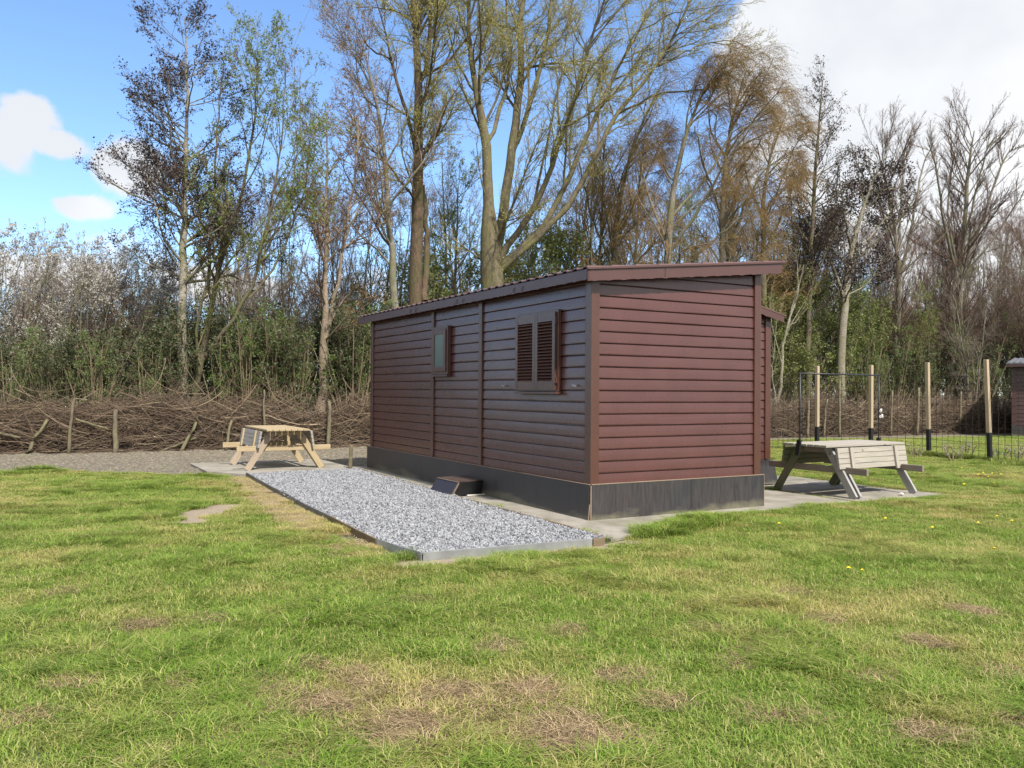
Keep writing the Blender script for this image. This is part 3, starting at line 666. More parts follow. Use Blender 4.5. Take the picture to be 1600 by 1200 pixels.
    ar.v = [(x0_, AY-.13, za(x0_)), (x1_, AY-.13, za(x1_)), (x1_, 5.4, za(x1_)), (x0_, 5.4, za(x0_))]; ar.v += [(a, b_, c_-.03) for a, b_, c_ in ar.v]
    ar.f = [(0, 1, 2, 3), (4, 7, 6, 5), (0, 4, 5, 1), (1, 5, 6, 2), (2, 6, 7, 3), (3, 7, 4, 0)]; ar.m = [0]*6; ar.uv = [[(0, 0)]*4]*6
    ar.build('annexe_roof', M['roofm'], R, bevel=.004)
    af = MB(); af.v = []; 
    for s in np.linspace(x0_, 5.07, 40):
        wv = .012*max(0, math.sin(s*2*math.pi/.21)); k = len(af.v); zt = za(s)-.032
        af.v += [(s, AY-.125, zt), (s, AY-.125, zt-.10-wv), (s, AY-.108, zt-.10-wv), (s, AY-.108, zt)]
        if k:
            for a in range(4): af.f.append((k-4+a, k+a, k+(a+1) % 4, k-4+(a+1) % 4)); af.m.append(0); af.uv.append([(0, 0)]*4)
    af.f.append((len(af.v)-4, len(af.v)-3, len(af.v)-2, len(af.v)-1)); af.m.append(0); af.uv.append([(0, 0)]*4)
    af.build('annexe_fascia', M['fascia'], R)
    pl = MB(); pl.v = [(Wd+.03, AY-.035, .03), (AX+.10, AY-.10, .05), (AX+.045, AY-.035, .44), (Wd+.03, AY-.035, .44)]; pl.v += [(a, b_+.02, c_) for a, b_, c_ in pl.v]
    pl.f = [(0, 1, 2, 3), (4, 7, 6, 5), (0, 4, 5, 1), (1, 5, 6, 2), (2, 6, 7, 3), (3, 7, 4, 0)]; pl.m = [0]*6; pl.uv = [[(0, 0)]*4]*6; pl.build('annexe_plinth', M['ply'], R)
    MB().box((AX-.01, AY+.0, .03), (AX+.03, 5.2, .44)).build('annexe_plinth', M['ply'], R)
cabin()

# small plywood cover at the plinth
def cover_box():
    r = empty('plywood_cover', (-.3, 2.95, 0), label='small black and brown plywood cover box against the cabin plinth', cat='box')
    o = (-.3, 2.95, 0)
    P = lambda x, y, z: (x-o[0], y-o[1], z)
    a = [P(-.58, 3.32, .05), P(-.55, 2.62, .05), P(-.06, 2.70, .05), P(-.06, 3.36, .05), P(-.47, 3.27, .235), P(-.46, 2.58, .235), P(-.04, 2.66, .232), P(-.04, 3.3, .24)]
    def pan(nm, idx, m, t=.016):
        b = MB(); b.v = [a[i] for i in idx]; b.f = [(0, 1, 2, 3)]; b.m = [0]; b.uv = [[(0, 0), (.5, 0), (.5, .2), (0, .2)]]; ob = b.build(nm, m, r); s = ob.modifiers.new('t', 'SOLIDIFY'); s.thickness = t; s.offset = 0; return ob
    pan('front_panel', (0, 4, 5, 1), M['coverdark']); pan('end_panel', (1, 5, 6, 2), M['black']); pan('end_panel', (3, 7, 4, 0), M['ply'])  # near end: black panel stands in for the dark open side
    t = MB(); t.v = [(x, y, .243) for x, y, z in (a[4], a[5], a[6], a[7])]; t.f = [(0, 1, 2, 3)]; t.m = [0]; t.uv = [[(0, 0), (.7, 0), (.7, .5), (0, .5)]]
    to = t.build('lid', M['coverlid'], r); s = to.modifiers.new('t', 'SOLIDIFY'); s.thickness = .015; s.offset = 1
    e = MB(); e.bar(a[1], a[5], .016, .018, side=(1, 0, 0)); e.bar((a[4][0]-.008, a[4][1], .247), (a[5][0]-.008, a[5][1], .247), .014, .01, side=(0, 0, 1)); e.build('raw_edge', M['plyedge'], r)
    e = MB().box((-.02+.0, -.36, .045), (.26, -.335, .06)); e.build('bottom_strip', M['whitestone'], r)
cover_box()

# ------------------------------------------------------------------ picnic tables
def picnic(loc, rz, label, m):
    """axis x = width, axis y = length; m: dict of materials"""
    r = empty('picnic_table', loc, rz, label=label, cat='picnic table', group='slatted picnic tables with folded benches')
    H = .755; LT = 1.86; WT = .80
    t = MB(); n = 7; w = WT/n
    for i in range(n): t.box((-WT/2+i*w+.004, -LT/2+random.uniform(-.006, .006), H-.034), (-WT/2+(i+1)*w-.004, LT/2+random.uniform(-.006, .006), H))
    t.build('tabletop', m['top'], r, bevel=.004)
    for y in (-.45, .45): MB().box((-WT/2+.05, y-.035, H-.075), (WT/2-.05, y+.035, H-.036)).build('batten', m['beam'], r, bevel=.003)
    for y in (-.70, .70):
        sy = math.copysign(1, y)
        for sx in (-1, 1):
            for q, dy in ((0, .0), (1, .055)):
                if q == 1 and not ((y < 0 and sx > 0) or (y > 0 and sx < 0)): continue
                lg = MB(); yy = y+sy*(.0-dy*1.72)
                lg.bar((sx*.24, yy, H-.038), (sx*.70, yy, .006), .112, .044, side=(0, 1, 0)); lg.build('leg', m['leg_l'] if sx < 0 else m['leg_r'], r, bevel=.004)
        MB().box((-.88, y-sy*.0475-.022, .345), (.88, y-sy*.0475+.022, .44)).build('cross_beam', m['beam'] if y > 0 or 'beam2' not in m else m['beam2'], r, bevel=.004)
        MB().box((-.30, y-sy*.045-.02, H-.125), (.30, y-sy*.045+.02, H-.037)).build('top_beam', m['beam'], r, bevel=.004)
    for sx in (-1, 1):
        tilt = math.radians(9)*sx
        b = MB(); x = sx*.47; rot = Matrix.Rotation(-tilt, 4, 'Y'); piv = (x, 0, .70)
        for i in range(4): b.box((x-.019, -.80, .715-.078*(i+1)+.006), (x+.019, .80, .715-.078*i), 0, rot, piv)
        be = b.build('bench_seat', m['bench_l'] if sx < 0 else m['bench'], r, bevel=.003)
        for y in (-.52, .52):
            c = MB().box((x+sx*.021, y-.035, .715-.078*4-.03), (x+sx*.052, y+.035, .715), 0, rot, piv); c.build('cleat', m['cleat'], be, bevel=.003)
    for y in (-.70, .70):
        for sx in (-1, 1): MB().tube([(sx*.31, y-.05, .62), (sx*.31, y+.05, .62)], .009, 6).build('bolt', M['blackmetal'], r)
    return r
picnic((-1.57, 8.46, .045), 0, 'pale yellow pine picnic table on the slab in front of the brushwood hedge',
       dict(top=M['pine'], beam=M['pine'], leg_l=M['pineshade'], leg_r=M['pine'], bench=M['weathered'], bench_l=M['weathshade'], cleat=M['pine']))  # left legs and left bench carry their shade in the wood colour
picnic((5.17, .64, .03), math.radians(92), 'weathered grey picnic table on the slab right of the cabin',
       dict(top=M['weathered'], beam=M['beamwood'], leg_r=M['mossy'], leg_l=M['weathshade'], bench=M['mossy'], bench_l=M['weathered'], cleat=M['weathered']))  # far legs and far bench use the olive wood with painted shade

# black metal frame clamped to the grey table
def frame():
    b = np.array([4.22, .66, .78]); r = empty('metal_frame', b, label='thin black metal goal-shaped frame clamped to the grey picnic table', cat='frame')
    H = 1.05; L_ = 1.86
    MB().tube([(0, 0, -.06), (0, 0, H)], .012, 8).build('upright', M['blackmetal'], r, smooth=True); MB().tube([(L_, .06, -.06), (L_, .06, H)], .010, 8).build('upright', M['blackmetal'], r, smooth=True)
    MB().tube([(-.03, 0, H), (L_+.02, .06, H)], .012, 8).build('top_bar', M['blackmetal'], r, smooth=True)
    MB().bar((-.012, 0, .06), (-.012, .04, -.17), .07, .03, side=(1, 0, 0)).build('clamp', M['black'], r); MB().box((L_-.02, .03, -.16), (L_+.02, .09, .05)).build('clamp', M['black'], r)
    k = empty('cord_hook', b+np.array([L_, .05, .42]), label='small tangle of white cord and clip hanging on the thin black pole', cat='cord')
    m = MB(); rng = random.Random(4)
    for q in range(5):
        a0 = rng.uniform(0, 6); c0 = Vector((rng.uniform(-.02, .06), -.03, rng.uniform(-.10, .08))); rr = rng.uniform(.014, .026)
        m.tube([tuple(c0+Vector((math.cos(a0+t)*rr, rng.uniform(-.01, .01), math.sin(a0+t)*rr))) for t in np.linspace(0, 5, 9)], .006, 5)
    m.build('cord', M['white'], k)
frame()

# ------------------------------------------------------------------ wire fence with timber posts
def fence():
    bases = [np.array(p) for p in (at(1277, 615, 22.2)[:2], at(1361, 615, 21.5)[:2], (13.50, 4.9), (13.05, 3.1))]
    r = empty('wire_fence', (13.5, 4.9, 0), label='square wire mesh fence on black-footed timber posts right of the grey table', cat='fence')
    o = np.array([13.5, 4.9, 0])
    lean = [(0, 0), (0, 0), (-.03, .03), (-.05, .07)]
    for p, (lx, ly), h in zip(bases, lean, (2.25, 2.26, 2.31, 2.32)):
        a = np.array([p[0], p[1], 0])-o; t = a+np.array([lx, ly, h]); m_ = a+(t-a)*.29
        q = MB().bar(tuple(m_), tuple(t), .085, .085, side=(1, 0, 0)).build('post', M['post'], r, bevel=.006)
        MB().bar(tuple(a-np.array([0, 0, .1])), tuple(m_), .087, .087, side=(1, 0, 0)).build('black_foot', M['black'], q, bevel=.006)
    path = [np.array([6.6, 8.9]), bases[0]+np.array([.3, .9]), bases[0]+np.array([.07, 0]), bases[1]+np.array([.07, 0]), np.array([13.57, 4.9]), np.array([13.12, 3.1]), np.array([12.1, -1.0])]
    w = MB()
    for a, b in zip(path[:-1], path[1:]):
        L_ = np.linalg.norm(b-a); n = int(L_/.17)
        for i in range(n+1):
            p = a+(b-a)*i/max(1, n); w.bar((p[0]-o[0], p[1]-o[1], .02), (p[0]-o[0]+random.uniform(-.01, .01), p[1]-o[1], 2.02), .007, .007, side=(1, 0, 0))
        for z in np.arange(.08, 2.05, .17):
            w.bar((a[0]-o[0], a[1]-o[1], z), (b[0]-o[0], b[1]-o[1], z+random.uniform(-.01, .01)), .007, .007, side=(0, 0, 1))
    w.build('wire_mesh', M['wire'], r)
fence()

# distant cabin at the right edge
def far_cabin():
    p = at(1582, 683, 30.5); p[2] = 0
    r = empty('distant_cabin', p, -1.10, label='dark red clad cabin with grey roof at the right edge behind the fence', cat='cabin')
    def box3(nm, lo, hi, m): return MB().box(lo, hi).build(nm, m, r)
    box3('wall', (0, 0, .40), (5, 4, 2.62), M['shedred'])
    b = MB(); siding(b, .12, 4.9, lambda s, o, z: (s, -.0-o, z), 0, 15, lambda s: 2.6, random.Random(1), 1); b.build('cladding', M['shedred'], r)
    box3('plinth', (-.03, -.03, 0), (5.03, 4.03, .41), M['ply'])
    box3('corner_trim', (-.02, -.03, .41), (.12, .08, 2.6), M['shedred'])
    t = MB(); x0, x1, y0, y1 = -.20, 5.4, -.35, 4.4; z0, z1 = 2.66, 3.0; n = 29
    for i in range(n):
        xa = x0+(x1-x0)*i/n; xb = x0+(x1-x0)*(i+1)/n; xm = xa+(xb-xa)*.3
        t.quad((xa, y0, z0), (xm, y0, z0+.03), (xm, y1, z1+.03), (xa, y1, z1)); t.quad((xm, y0, z0+.03), (xb, y0, z0), (xb, y1, z1), (xm, y1, z1+.03))
    ro = t.build('roof', M['roofgrey'], r); s = ro.modifiers.new('t', 'SOLIDIFY'); s.thickness = .05; s.offset = -1
    box3('fascia', (-.19, -.34, 2.53), (5.38, -.31, 2.63), M['shedred'])
far_cabin()

# ------------------------------------------------------------------ brushwood hedge with stakes
def hedge_line(t): return HEDGE0+(HEDGE1-HEDGE0)*t
def brush_hedge():
    rng = np.random.default_rng(21); HL = float(np.linalg.norm(HEDGE1-HEDGE0)); D = (HEDGE1-HEDGE0)/HL; Nn = np.array([-D[1], D[0]])
    r = empty('brushwood_hedge', (HEDGE0[0], HEDGE0[1], 0), label='long brown dead hedge of piled brushwood below the trees', cat='hedge')
    def hgt(s): return 1.06+.13*np.sin(s*.9)+.12*np.sin(s*2.3+1)+.07*np.sin(s*6.1)
    def mk(n, rmin, rmax, ln, k, seg, tangle=.10, upmax=None):
        s = rng.uniform(0, HL, n); h = hgt(s); z = h*rng.random(n)**.8; wd = .62*(1-.35*(z/h))
        y = rng.choice([-1, 1], n)*wd*np.sqrt(rng.random(n)); y = np.where(rng.random(n) < .65, -np.abs(y), y)
        p = np.stack([s, y, z], 1); a = rng.normal(0, .30, n); fl = rng.choice([-1, 1], n)
        d = np.stack([fl*np.cos(a), rng.normal(0, .13, n), np.sin(a)], 1)
        wild = rng.random(n) < .16; d[wild, 2] += rng.uniform(-.9, 1.1, wild.sum()); d = nrm(d)
        L_ = rng.uniform(*ln, n); P = np.empty((n, seg+1, 3)); p = p-d*(L_/2)[:, None]; P[:, 0] = p; cv = rng.normal(0, tangle, (n, 3))
        for k_ in range(seg): d = nrm(d+cv+rng.normal(0, tangle*.7, (n, 3))); p = p+d*(L_/seg)[:, None]; P[:, k_+1] = p
        P[:, :, 2] = np.maximum(P[:, :, 2], .01+rng.random(n)[:, None]*.05)
        lim = -wd[:, None]*1.12-rng.random(n)[:, None]*.10; P[:, :, 1] = np.maximum(P[:, :, 1], lim)
        Rr = rng.uniform(rmin, rmax, n)[:, None]*np.linspace(1, .45, seg+1)[None]
        X = P[:, :, 0:1]*D+P[:, :, 1:2]*Nn; return np.concatenate([X, P[:, :, 2:]], -1), Rr
    PA = [(tubes(*mk(9500, .004, .010, (.7, 2.2), 3, 6, .13), 3), 6*3), (tubes(*mk(650, .011, .022, (.8, 1.9), 4, 5, .08), 5), 5*5), (tubes(*mk(17000, .0022, .0045, (.4, 1.4), 3, 5, .28), 3), 5*3)]
    V, Q, mm = merge([(*p_[0], 0) for p_ in PA]); rn = np.concatenate([np.repeat(rng.random(len(p_[0][1])//p_[1])**(1.9 if p_[1] == 25 else 1.15), p_[1]) for p_ in PA])
    o = link('brushwood', npmesh('brushwood', V, Q, [M['brush']], smooth=True, attrs={'rnd': rn}), r)
    # dense dark core added to block light and stand for inner shade
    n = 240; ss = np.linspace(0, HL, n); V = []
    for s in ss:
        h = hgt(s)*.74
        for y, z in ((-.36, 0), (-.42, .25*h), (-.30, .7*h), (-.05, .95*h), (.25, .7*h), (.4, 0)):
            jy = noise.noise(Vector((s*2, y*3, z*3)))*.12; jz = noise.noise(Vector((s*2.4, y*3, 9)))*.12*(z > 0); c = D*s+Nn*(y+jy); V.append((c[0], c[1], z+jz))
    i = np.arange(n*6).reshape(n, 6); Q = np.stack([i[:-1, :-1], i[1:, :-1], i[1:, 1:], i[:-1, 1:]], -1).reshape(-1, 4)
    link('shade_core', npmesh('core', np.array(V), Q, [M['brushcore']], smooth=True), r)
brush_hedge()
def stake(p0, p1, rad, label, seed, kink=.02):
    rng = random.Random(seed); p0 = Vector(p0); p1 = Vector(p1); n = 7; pts = []
    for i in range(n):
        t = i/(n-1); pts.append((p1-p0)*t+Vector((rng.uniform(-kink, kink), 0, 0)))
    o = MB().tube(pts, [rad*(1.1-.25*i/(n-1)) for i in range(n)], 8); ob = o.build('hedge_stake', [M['stake'], M['cut']], smooth=True)
    me = ob.data; me.polygons[len(me.polygons)-1].material_index = 1; me.polygons[len(me.polygons)-1].use_smooth = False
    ob.location = p0; tag(ob, label, 'stake', 'stakes holding the brushwood hedge'); return ob
def at_hedge(px, py, off=-.85):
    """point on the front plane of the hedge seen at this pixel"""
    HL = np.linalg.norm(HEDGE1-HEDGE0); D = (HEDGE1-HEDGE0)/HL; Nn = np.array([-D[1], D[0]]); d = ray(px, py); q = HEDGE0+Nn*off
    t = np.dot(q-CAM[:2], Nn)/np.dot(d[:2], Nn); return CAM+d*t
stk = [((106, 712), (115, 622), 5, 'slim pale stake leaning against the hedge between the mossy leaning branch and the thick stake'),
       ((180, 712), (180, 640), 8, 'thickest upright greenish stake left of the yellow picnic table'),
       ((40, 708), (74, 655), 5.5, 'moss-yellow leaning branch stake nearest the left edge'),
       ((280, 711), (312, 651), 5.5, 'diagonal brown stake leaning right beside the yellow picnic table'),
       ((354, 700), (361, 657), 4.5, 'short thin stake just left of the yellow picnic table'),
       ((512, 700), (515, 626), 6, 'tall knotted stake right of the yellow picnic table'),
       ((413, 640), (413, 609), 3, 'short stub stake poking above the hedge behind the yellow table'),
       ((1262, 684), (1264, 626), 4, 'pale stake in the hedge left of the first timber fence post'),
       ((1287, 684), (1292, 624), 3, 'slanted tan stake just right of the first timber fence post'),
       ((1312, 684), (1312, 596), 4, 'tall pale stake midway between the first two timber fence posts'),
       ((1392, 680), (1394, 610), 3, 'thin stake right of the second timber fence post'),
       ((1433, 678), (1436, 606), 4, 'grey stake just left of the third timber fence post'),
       ((1500, 640), (1502, 612), 3, 'short stake top between the third and fourth timber posts')]
for i, (a, b, w, lb) in enumerate(stk):
    p0 = at_hedge(*a, -.78); p1 = at_hedge(*b, -.62); p0[2] = min(p0[2], .0) if a[1] > 670 else .5
    stake(p0, p1, w*np.dot(p0-CAM, FW)/F/2, lb, i)
# loose thick branches resting on the hedge
for i, (a, b, w, lb) in enumerate([((118, 655), (172, 672), 4, 'pale mossy branch lying across the hedge between two stakes'), ((240, 710), (305, 684), 4, 'bent branch lying low at the foot of the diagonal stake'), ((-15, 674), (30, 684), 5, 'reddish sawn log end sticking out at the left edge')]):
    p0 = at_hedge(*a, -.66); p1 = at_hedge(*b, -.60); ob = stake(p0, p1, w*20/F/2, lb, 50+i, .03); ob.name = 'branch'; ob['category'] = 'branch'; ob['group'] = 'thick branches lying on the brushwood hedge'
p = gnd(547, 735); ob = stake((p[0], p[1], 0), (p[0]+.02, p[1], .48), .04, 'short round wooden stake at the back of the gravel bed beside the cabin', 77, .004); ob.name = 'wooden_stake'; del ob['group']

# ------------------------------------------------------------------ trees
LV = dict
limb_twigs = [LV(n=17, t0=.18, ln=.34, ang=(.35, .8), up=.10, wig=.12, seg=7), LV(n=9, t0=.1, ln=.42, ang=(.4, .9), up=.06, wig=.16, seg=5), LV(n=8, t0=.1, ln=.48, ang=(.4, 1.0), up=.04, wig=.2, seg=3, rmin=.0032)]
px_tree('alder_tree', 21.5, [[(283, 740, 18), (284, 620, 15), (288, 530, 14), (284, 460, 12), (287, 400, 11), (289, 300, 8), (291, 187, 5), (294, 90, 3), (286, 26, 1.2)], [(291, 187, 3), (303, 110, 2), (325, 30, 1)]],
    [LV(n=46, t0=.36, ln=.33, ang=(.9, 1.35), up=.09, wig=.13, seg=8, taper=.70, rf=.45, bias=1), LV(n=13, t0=.15, ln=.42, ang=(.4, .9), up=.05, wig=.2, seg=5), LV(n=6, t0=.1, ln=.5, ang=(.5, 1.1), up=.03, wig=.25, seg=3, rmin=.0032)],
    (M['bark_pale'], M['twig_dark'], M['leaf_cone']), [LV(n=3, size=.055, t0=.3, clump=.03, asp=.7)], 'tall alder with pale trunk and dark cone clusters, left of the cabin', 101)
px_tree('budding_tree', 21.8, [[(300, 735, 13), (301, 625, 11), (316, 560, 10), (330, 475, 8), (345, 410, 7), (372, 330, 5), (392, 240, 4), (405, 110, 1.5)],
    [(316, 565, 9), (345, 522, 8), (390, 467, 7), (401, 424, 6), (416, 356, 5), (427, 292, 4), (442, 225, 3), (446, 105, 1.2)], [(330, 475, 6), (326, 400, 5), (335, 300, 4), (340, 190, 3), (350, 90, 1.5)], [(390, 467, 5), (440, 400, 4), (475, 300, 3), (490, 180, 1.5)], [(401, 424, 4), (450, 330, 3), (468, 220, 2), (470, 110, 1)]],
    limb_twigs, (M['bark_brown'], M['twig_olive'], M['leaf_fresh']), [LV(n=3, size=.055, clump=.015)], 'multi-stemmed tree with fresh green buds fanning right of the pale-trunked alder', 2)
px_tree('forked_tree', 22.5, [[(500, 738, 19), (502, 640, 16), (504, 590, 15), (507, 525, 13), (508, 450, 7), (512, 337, 5), (512, 250, 3), (510, 165, 1.2)], [(509, 528, 9), (525, 456, 7), (532, 420, 6), (540, 356, 5), (556, 270, 4), (562, 150, 1.3)], [(540, 370, 4), (580, 290, 2.5), (598, 200, 1)], [(512, 337, 3), (485, 260, 2), (470, 180, 1)]],
    [LV(n=22, t0=.25, ln=.30, ang=(.5, 1.0), up=.05, wig=.12, seg=7), LV(n=9, t0=.1, ln=.42, ang=(.4, .9), up=.03, wig=.16, seg=5), LV(n=5, t0=.1, ln=.45, ang=(.4, 1.0), up=.02, wig=.2, seg=3, rmin=.0032)],
    (M['bark_peel'], M['twig_red'], M['leaf_red']), [LV(n=2, size=.05, clump=.015)], 'tree with pale peeling forked trunk behind the yellow picnic table', 3)
px_tree('slender_tree', 24, [[(620, 722, 16), (616, 450, 12), (609, 356, 9), (601, 262, 7), (594, 169, 5), (575, 110, 3), (560, 60, 1.3)], [(601, 262, 4), (640, 180, 2.5), (650, 90, 1)], [(609, 356, 4), (575, 280, 3), (560, 200, 1.2)]],
    limb_twigs, (M['bark_grey'], M['twig_grey'], M['leaf_red']), [LV(n=2, size=.05, clump=.015)], 'slender grey-barked tree just left of the twin-trunked tree', 4)
px_tree('twin_trunk_tree', 26, [[(650, 712, 26), (650, 470, 22), (652, 300, 18), (654, 225, 15), (656, 150, 13), (650, 60, 10), (648, -40, 7), (645, -160, 2)], [(657, 130, 9), (668, 95, 8), (673, 40, 7), (674, -60, 4), (678, -160, 1.5)], [(650, 235, 8), (638, 180, 7), (620, 131, 6), (612, 94, 5), (600, 45, 3), (580, -30, 1.5)],
    [(664, 470, 14), (668, 380, 12), (664, 320, 9), (661, 290, 6)], [(656, 160, 5), (690, 110, 4), (712, 60, 2.5), (720, -30, 1.2)], [(654, 250, 4), (685, 200, 3), (700, 140, 1.5)], [(648, -10, 5), (625, -60, 3), (610, -150, 1)], [(612, 94, 4), (575, 75, 3), (545, 20, 1.5)]],
    [LV(n=17, t0=.38, ln=.24, ang=(.4, .9), up=.05, wig=.13, seg=7), LV(n=12, t0=.1, ln=.48, ang=(.4, .9), up=.04, wig=.16, seg=5), LV(n=8, t0=.1, ln=.5, ang=(.4, 1.0), up=.0, wig=.2, seg=4, rmin=.0030)], (M['bark_ivy'], M['twig_olive'], M['leaf_willow']), [LV(n=3, size=.055, clump=.02, asp=.35)], 'tall twin-trunked brown tree left of the big willow', 5, spread=2)
px_tree('willow_tree', 25, [[(772, 715, 44), (770, 450, 38), (768, 380, 34), (762, 320, 17), (764, 225, 15), (755, 176, 13), (740, 142, 10), (732, 75, 8), (729, 19, 6), (735, -90, 2)],
    [(775, 400, 22), (785, 356, 20), (796, 262, 18), (807, 187, 16), (815, 112, 14), (811, 37, 11), (822, -40, 8), (835, -160, 2)], [(807, 225, 10), (830, 158, 9), (849, 94, 8), (860, 30, 7), (862, -60, 4), (870, -160, 1.5)],
    [(778, 410, 14), (800, 375, 13), (830, 337, 12), (860, 270, 10), (890, 180, 8), (912, 94, 6), (942, 11, 4), (965, -80, 1.5)], [(782, 415, 14), (815, 392, 13), (852, 356, 12), (897, 262, 10), (931, 180, 8), (961, 112, 6), (999, 49, 4), (1030, -20, 2)],
    [(784, 418, 14), (837, 375, 12), (894, 319, 11), (931, 244, 9), (961, 180, 8), (1025, 105, 6), (1074, 19, 4), (1100, -50, 1.5)], [(763, 225, 8), (775, 190, 8), (790, 145, 7), (800, 90, 6), (790, 20, 4), (795, -80, 1.5)], [(752, 170, 6), (748, 120, 5), (752, 60, 4), (745, -30, 2)], [(961, 180, 5), (1030, 145, 4), (1090, 140, 3), (1150, 130, 1.2)], [(830, 337, 6), (850, 250, 5), (868, 160, 4), (885, 60, 2.5), (900, -40, 1)], [(1025, 105, 4), (1090, 70, 3), (1140, 60, 2), (1180, 80, 1)], [(740, 142, 5), (715, 100, 4), (700, 50, 3), (690, -30, 1.2)], [(999, 49, 3), (1050, 20, 2), (1120, 10, 1.2)]],
    [LV(n=18, t0=.25, ln=.30, ang=(.35, .85), up=.05, wig=.12, seg=7, wind=(.03, 0, 0)), LV(n=13, t0=.1, ln=.47, ang=(.3, .8), up=.04, wig=.15, seg=5, wind=(.05, -.02, 0)), LV(n=9, t0=.1, ln=.48, ang=(.3, .9), up=-.02, wig=.18, seg=4, rmin=.0032, wind=(.08, -.04, 0))],
    (M['bark_willow'], M['twig_olive'], M['leaf_willow']), [LV(n=2, size=.055, clump=.02, asp=.35)], 'huge old willow with many rising limbs directly behind the cabin roof', 6, spread=3, k0=12)
wp = [LV(n=18, t0=.2, ln=.28, ang=(.4, .9), up=.02, wig=.12, seg=8, wind=(.05, -.03, 0)), LV(n=9, t0=.15, ln=.42, ang=(.3, .8), up=-.10, wig=.12, seg=6, wind=(.04, -.02, 0)), LV(n=8, t0=.1, absl=.8, taper=.3, ang=(.3, .9), up=-.34, wig=.10, seg=5, rmin=.0032, wind=(.05, -.03, 0))]
px_tree('weeping_birch', 27, [[(1035, 705, 17), (1040, 450, 13), (1048, 330, 10), (1062, 240, 7), (1090, 160, 4), (1120, 110, 1.5)], [(1042, 400, 7), (1090, 330, 6), (1130, 260, 4), (1170, 200, 2.5), (1195, 170, 1.2)], [(1048, 340, 6), (1110, 270, 5), (1150, 190, 3), (1180, 130, 1.5)], [(1043, 380, 6), (1010, 300, 4), (995, 210, 2)], [(1040, 430, 6), (1100, 390, 5), (1150, 345, 3), (1185, 320, 1.5)]],
    wp, (M['bark_grey'], M['twig_orange'], M['leaf_orange']), [LV(n=2, size=.045, clump=.01, asp=.4)], 'weeping birch with orange drooping twigs above the middle of the cabin end roof', 7, spread=2.2)
px_tree('weeping_birch', 29, [[(1128, 700, 14), (1130, 430, 11), (1125, 330, 8), (1135, 240, 6), (1150, 160, 3), (1165, 110, 1.3)], [(1130, 400, 6), (1160, 330, 5), (1190, 270, 3), (1215, 240, 1.5)], [(1126, 330, 5), (1100, 260, 4), (1085, 200, 2)], [(1130, 300, 5), (1175, 240, 3), (1205, 200, 1.5)]],
    wp, (M['bark_grey'], M['twig_orange'], M['leaf_orange']), [LV(n=2, size=.045, clump=.01, asp=.4)], 'second weeping orange-twigged birch, farther right beside the roof end', 8, spread=2.0)
px_tree('alder_tree', 34, [[(1262, 690, 12), (1263, 500, 9), (1267, 380, 7), (1275, 250, 4.5), (1281, 170, 2.5), (1286, 118, 1)], [(1263, 480, 5), (1240, 380, 4), (1232, 280, 1.5)], [(1264, 450, 5), (1300, 370, 3.5), (1310, 260, 1.5)]],
    [LV(n=46, t0=.3, ln=.26, ang=(.6, 1.1), up=.08, wig=.12, seg=8, taper=.72, rf=.5, bias=1), LV(n=10, t0=.15, ln=.42, ang=(.4, .9), up=.05, wig=.2, seg=5), LV(n=5, t0=.1, ln=.5, ang=(.5, 1.1), up=.03, wig=.25, seg=3, rmin=.0035)],
    (M['bark_brown'], M['twig_dark'], M['leaf_cone']), [LV(n=2, size=.07, t0=.3, clump=.05, asp=.6)], 'conical dark alder rising behind the annexe of the cabin', 9)
px_tree('alder_tree', 35, [[(1312, 683, 13), (1313, 600, 13), (1315, 540, 13), (1319, 470, 12), (1325, 420, 10), (1335, 370, 7), (1352, 310, 5), (1372, 262, 2)], [(1320, 470, 7), (1295, 400, 5), (1272, 350, 2)], [(1325, 425, 6), (1352, 392, 4), (1395, 352, 2.5), (1430, 310, 1)], [(1328, 400, 4), (1350, 380, 3), (1385, 340, 2), (1405, 300, 1)], [(1330, 390, 5), (1318, 330, 4), (1310, 270, 1.5)]],
    [LV(n=16, t0=.35, ln=.27, ang=(.6, 1.2), up=.06, wig=.16, seg=7), LV(n=8, t0=.15, ln=.42, ang=(.5, 1.0), up=.04, wig=.2, seg=5), LV(n=5, t0=.1, ln=.5, ang=(.5, 1.1), up=.03, wig=.25, seg=3, rmin=.004)],
    (M['bark_pale'], M['twig_dark'], M['leaf_cone']), [LV(n=3, size=.09, t0=.3, clump=.08, asp=.7)], 'white-trunked alder with black cone clumps behind the timber fence posts', 10, spread=2)
fan = [LV(n=24, t0=.22, ln=.30, ang=(.35, .85), up=.02, wig=.06, seg=8, taper=.5), LV(n=11, t0=.15, ln=.45, ang=(.2, .6), up=.06, wig=.09, seg=6), LV(n=8, t0=.1, ln=.42, ang=(.3, .7), up=.05, wig=.14, seg=4, rmin=.0045)]
px_tree('bare_tree', 40, [[(1398, 665, 11), (1400, 560, 10), (1405, 450, 8), (1402, 380, 6), (1385, 290, 4), (1370, 225, 1.3)], [(1405, 440, 6), (1425, 350, 5), (1440, 260, 3), (1458, 225, 1.2)], [(1403, 420, 5), (1408, 320, 4), (1412, 240, 3), (1420, 215, 1.2)], [(1403, 400, 4), (1375, 320, 3), (1352, 250, 1.3)]],
    fan, (M['bark_grey'], M['twig_red'], M['leaf_red']), [], 'bare fan-shaped tree left of the tallest bare tree at the right', 12, spread=2)
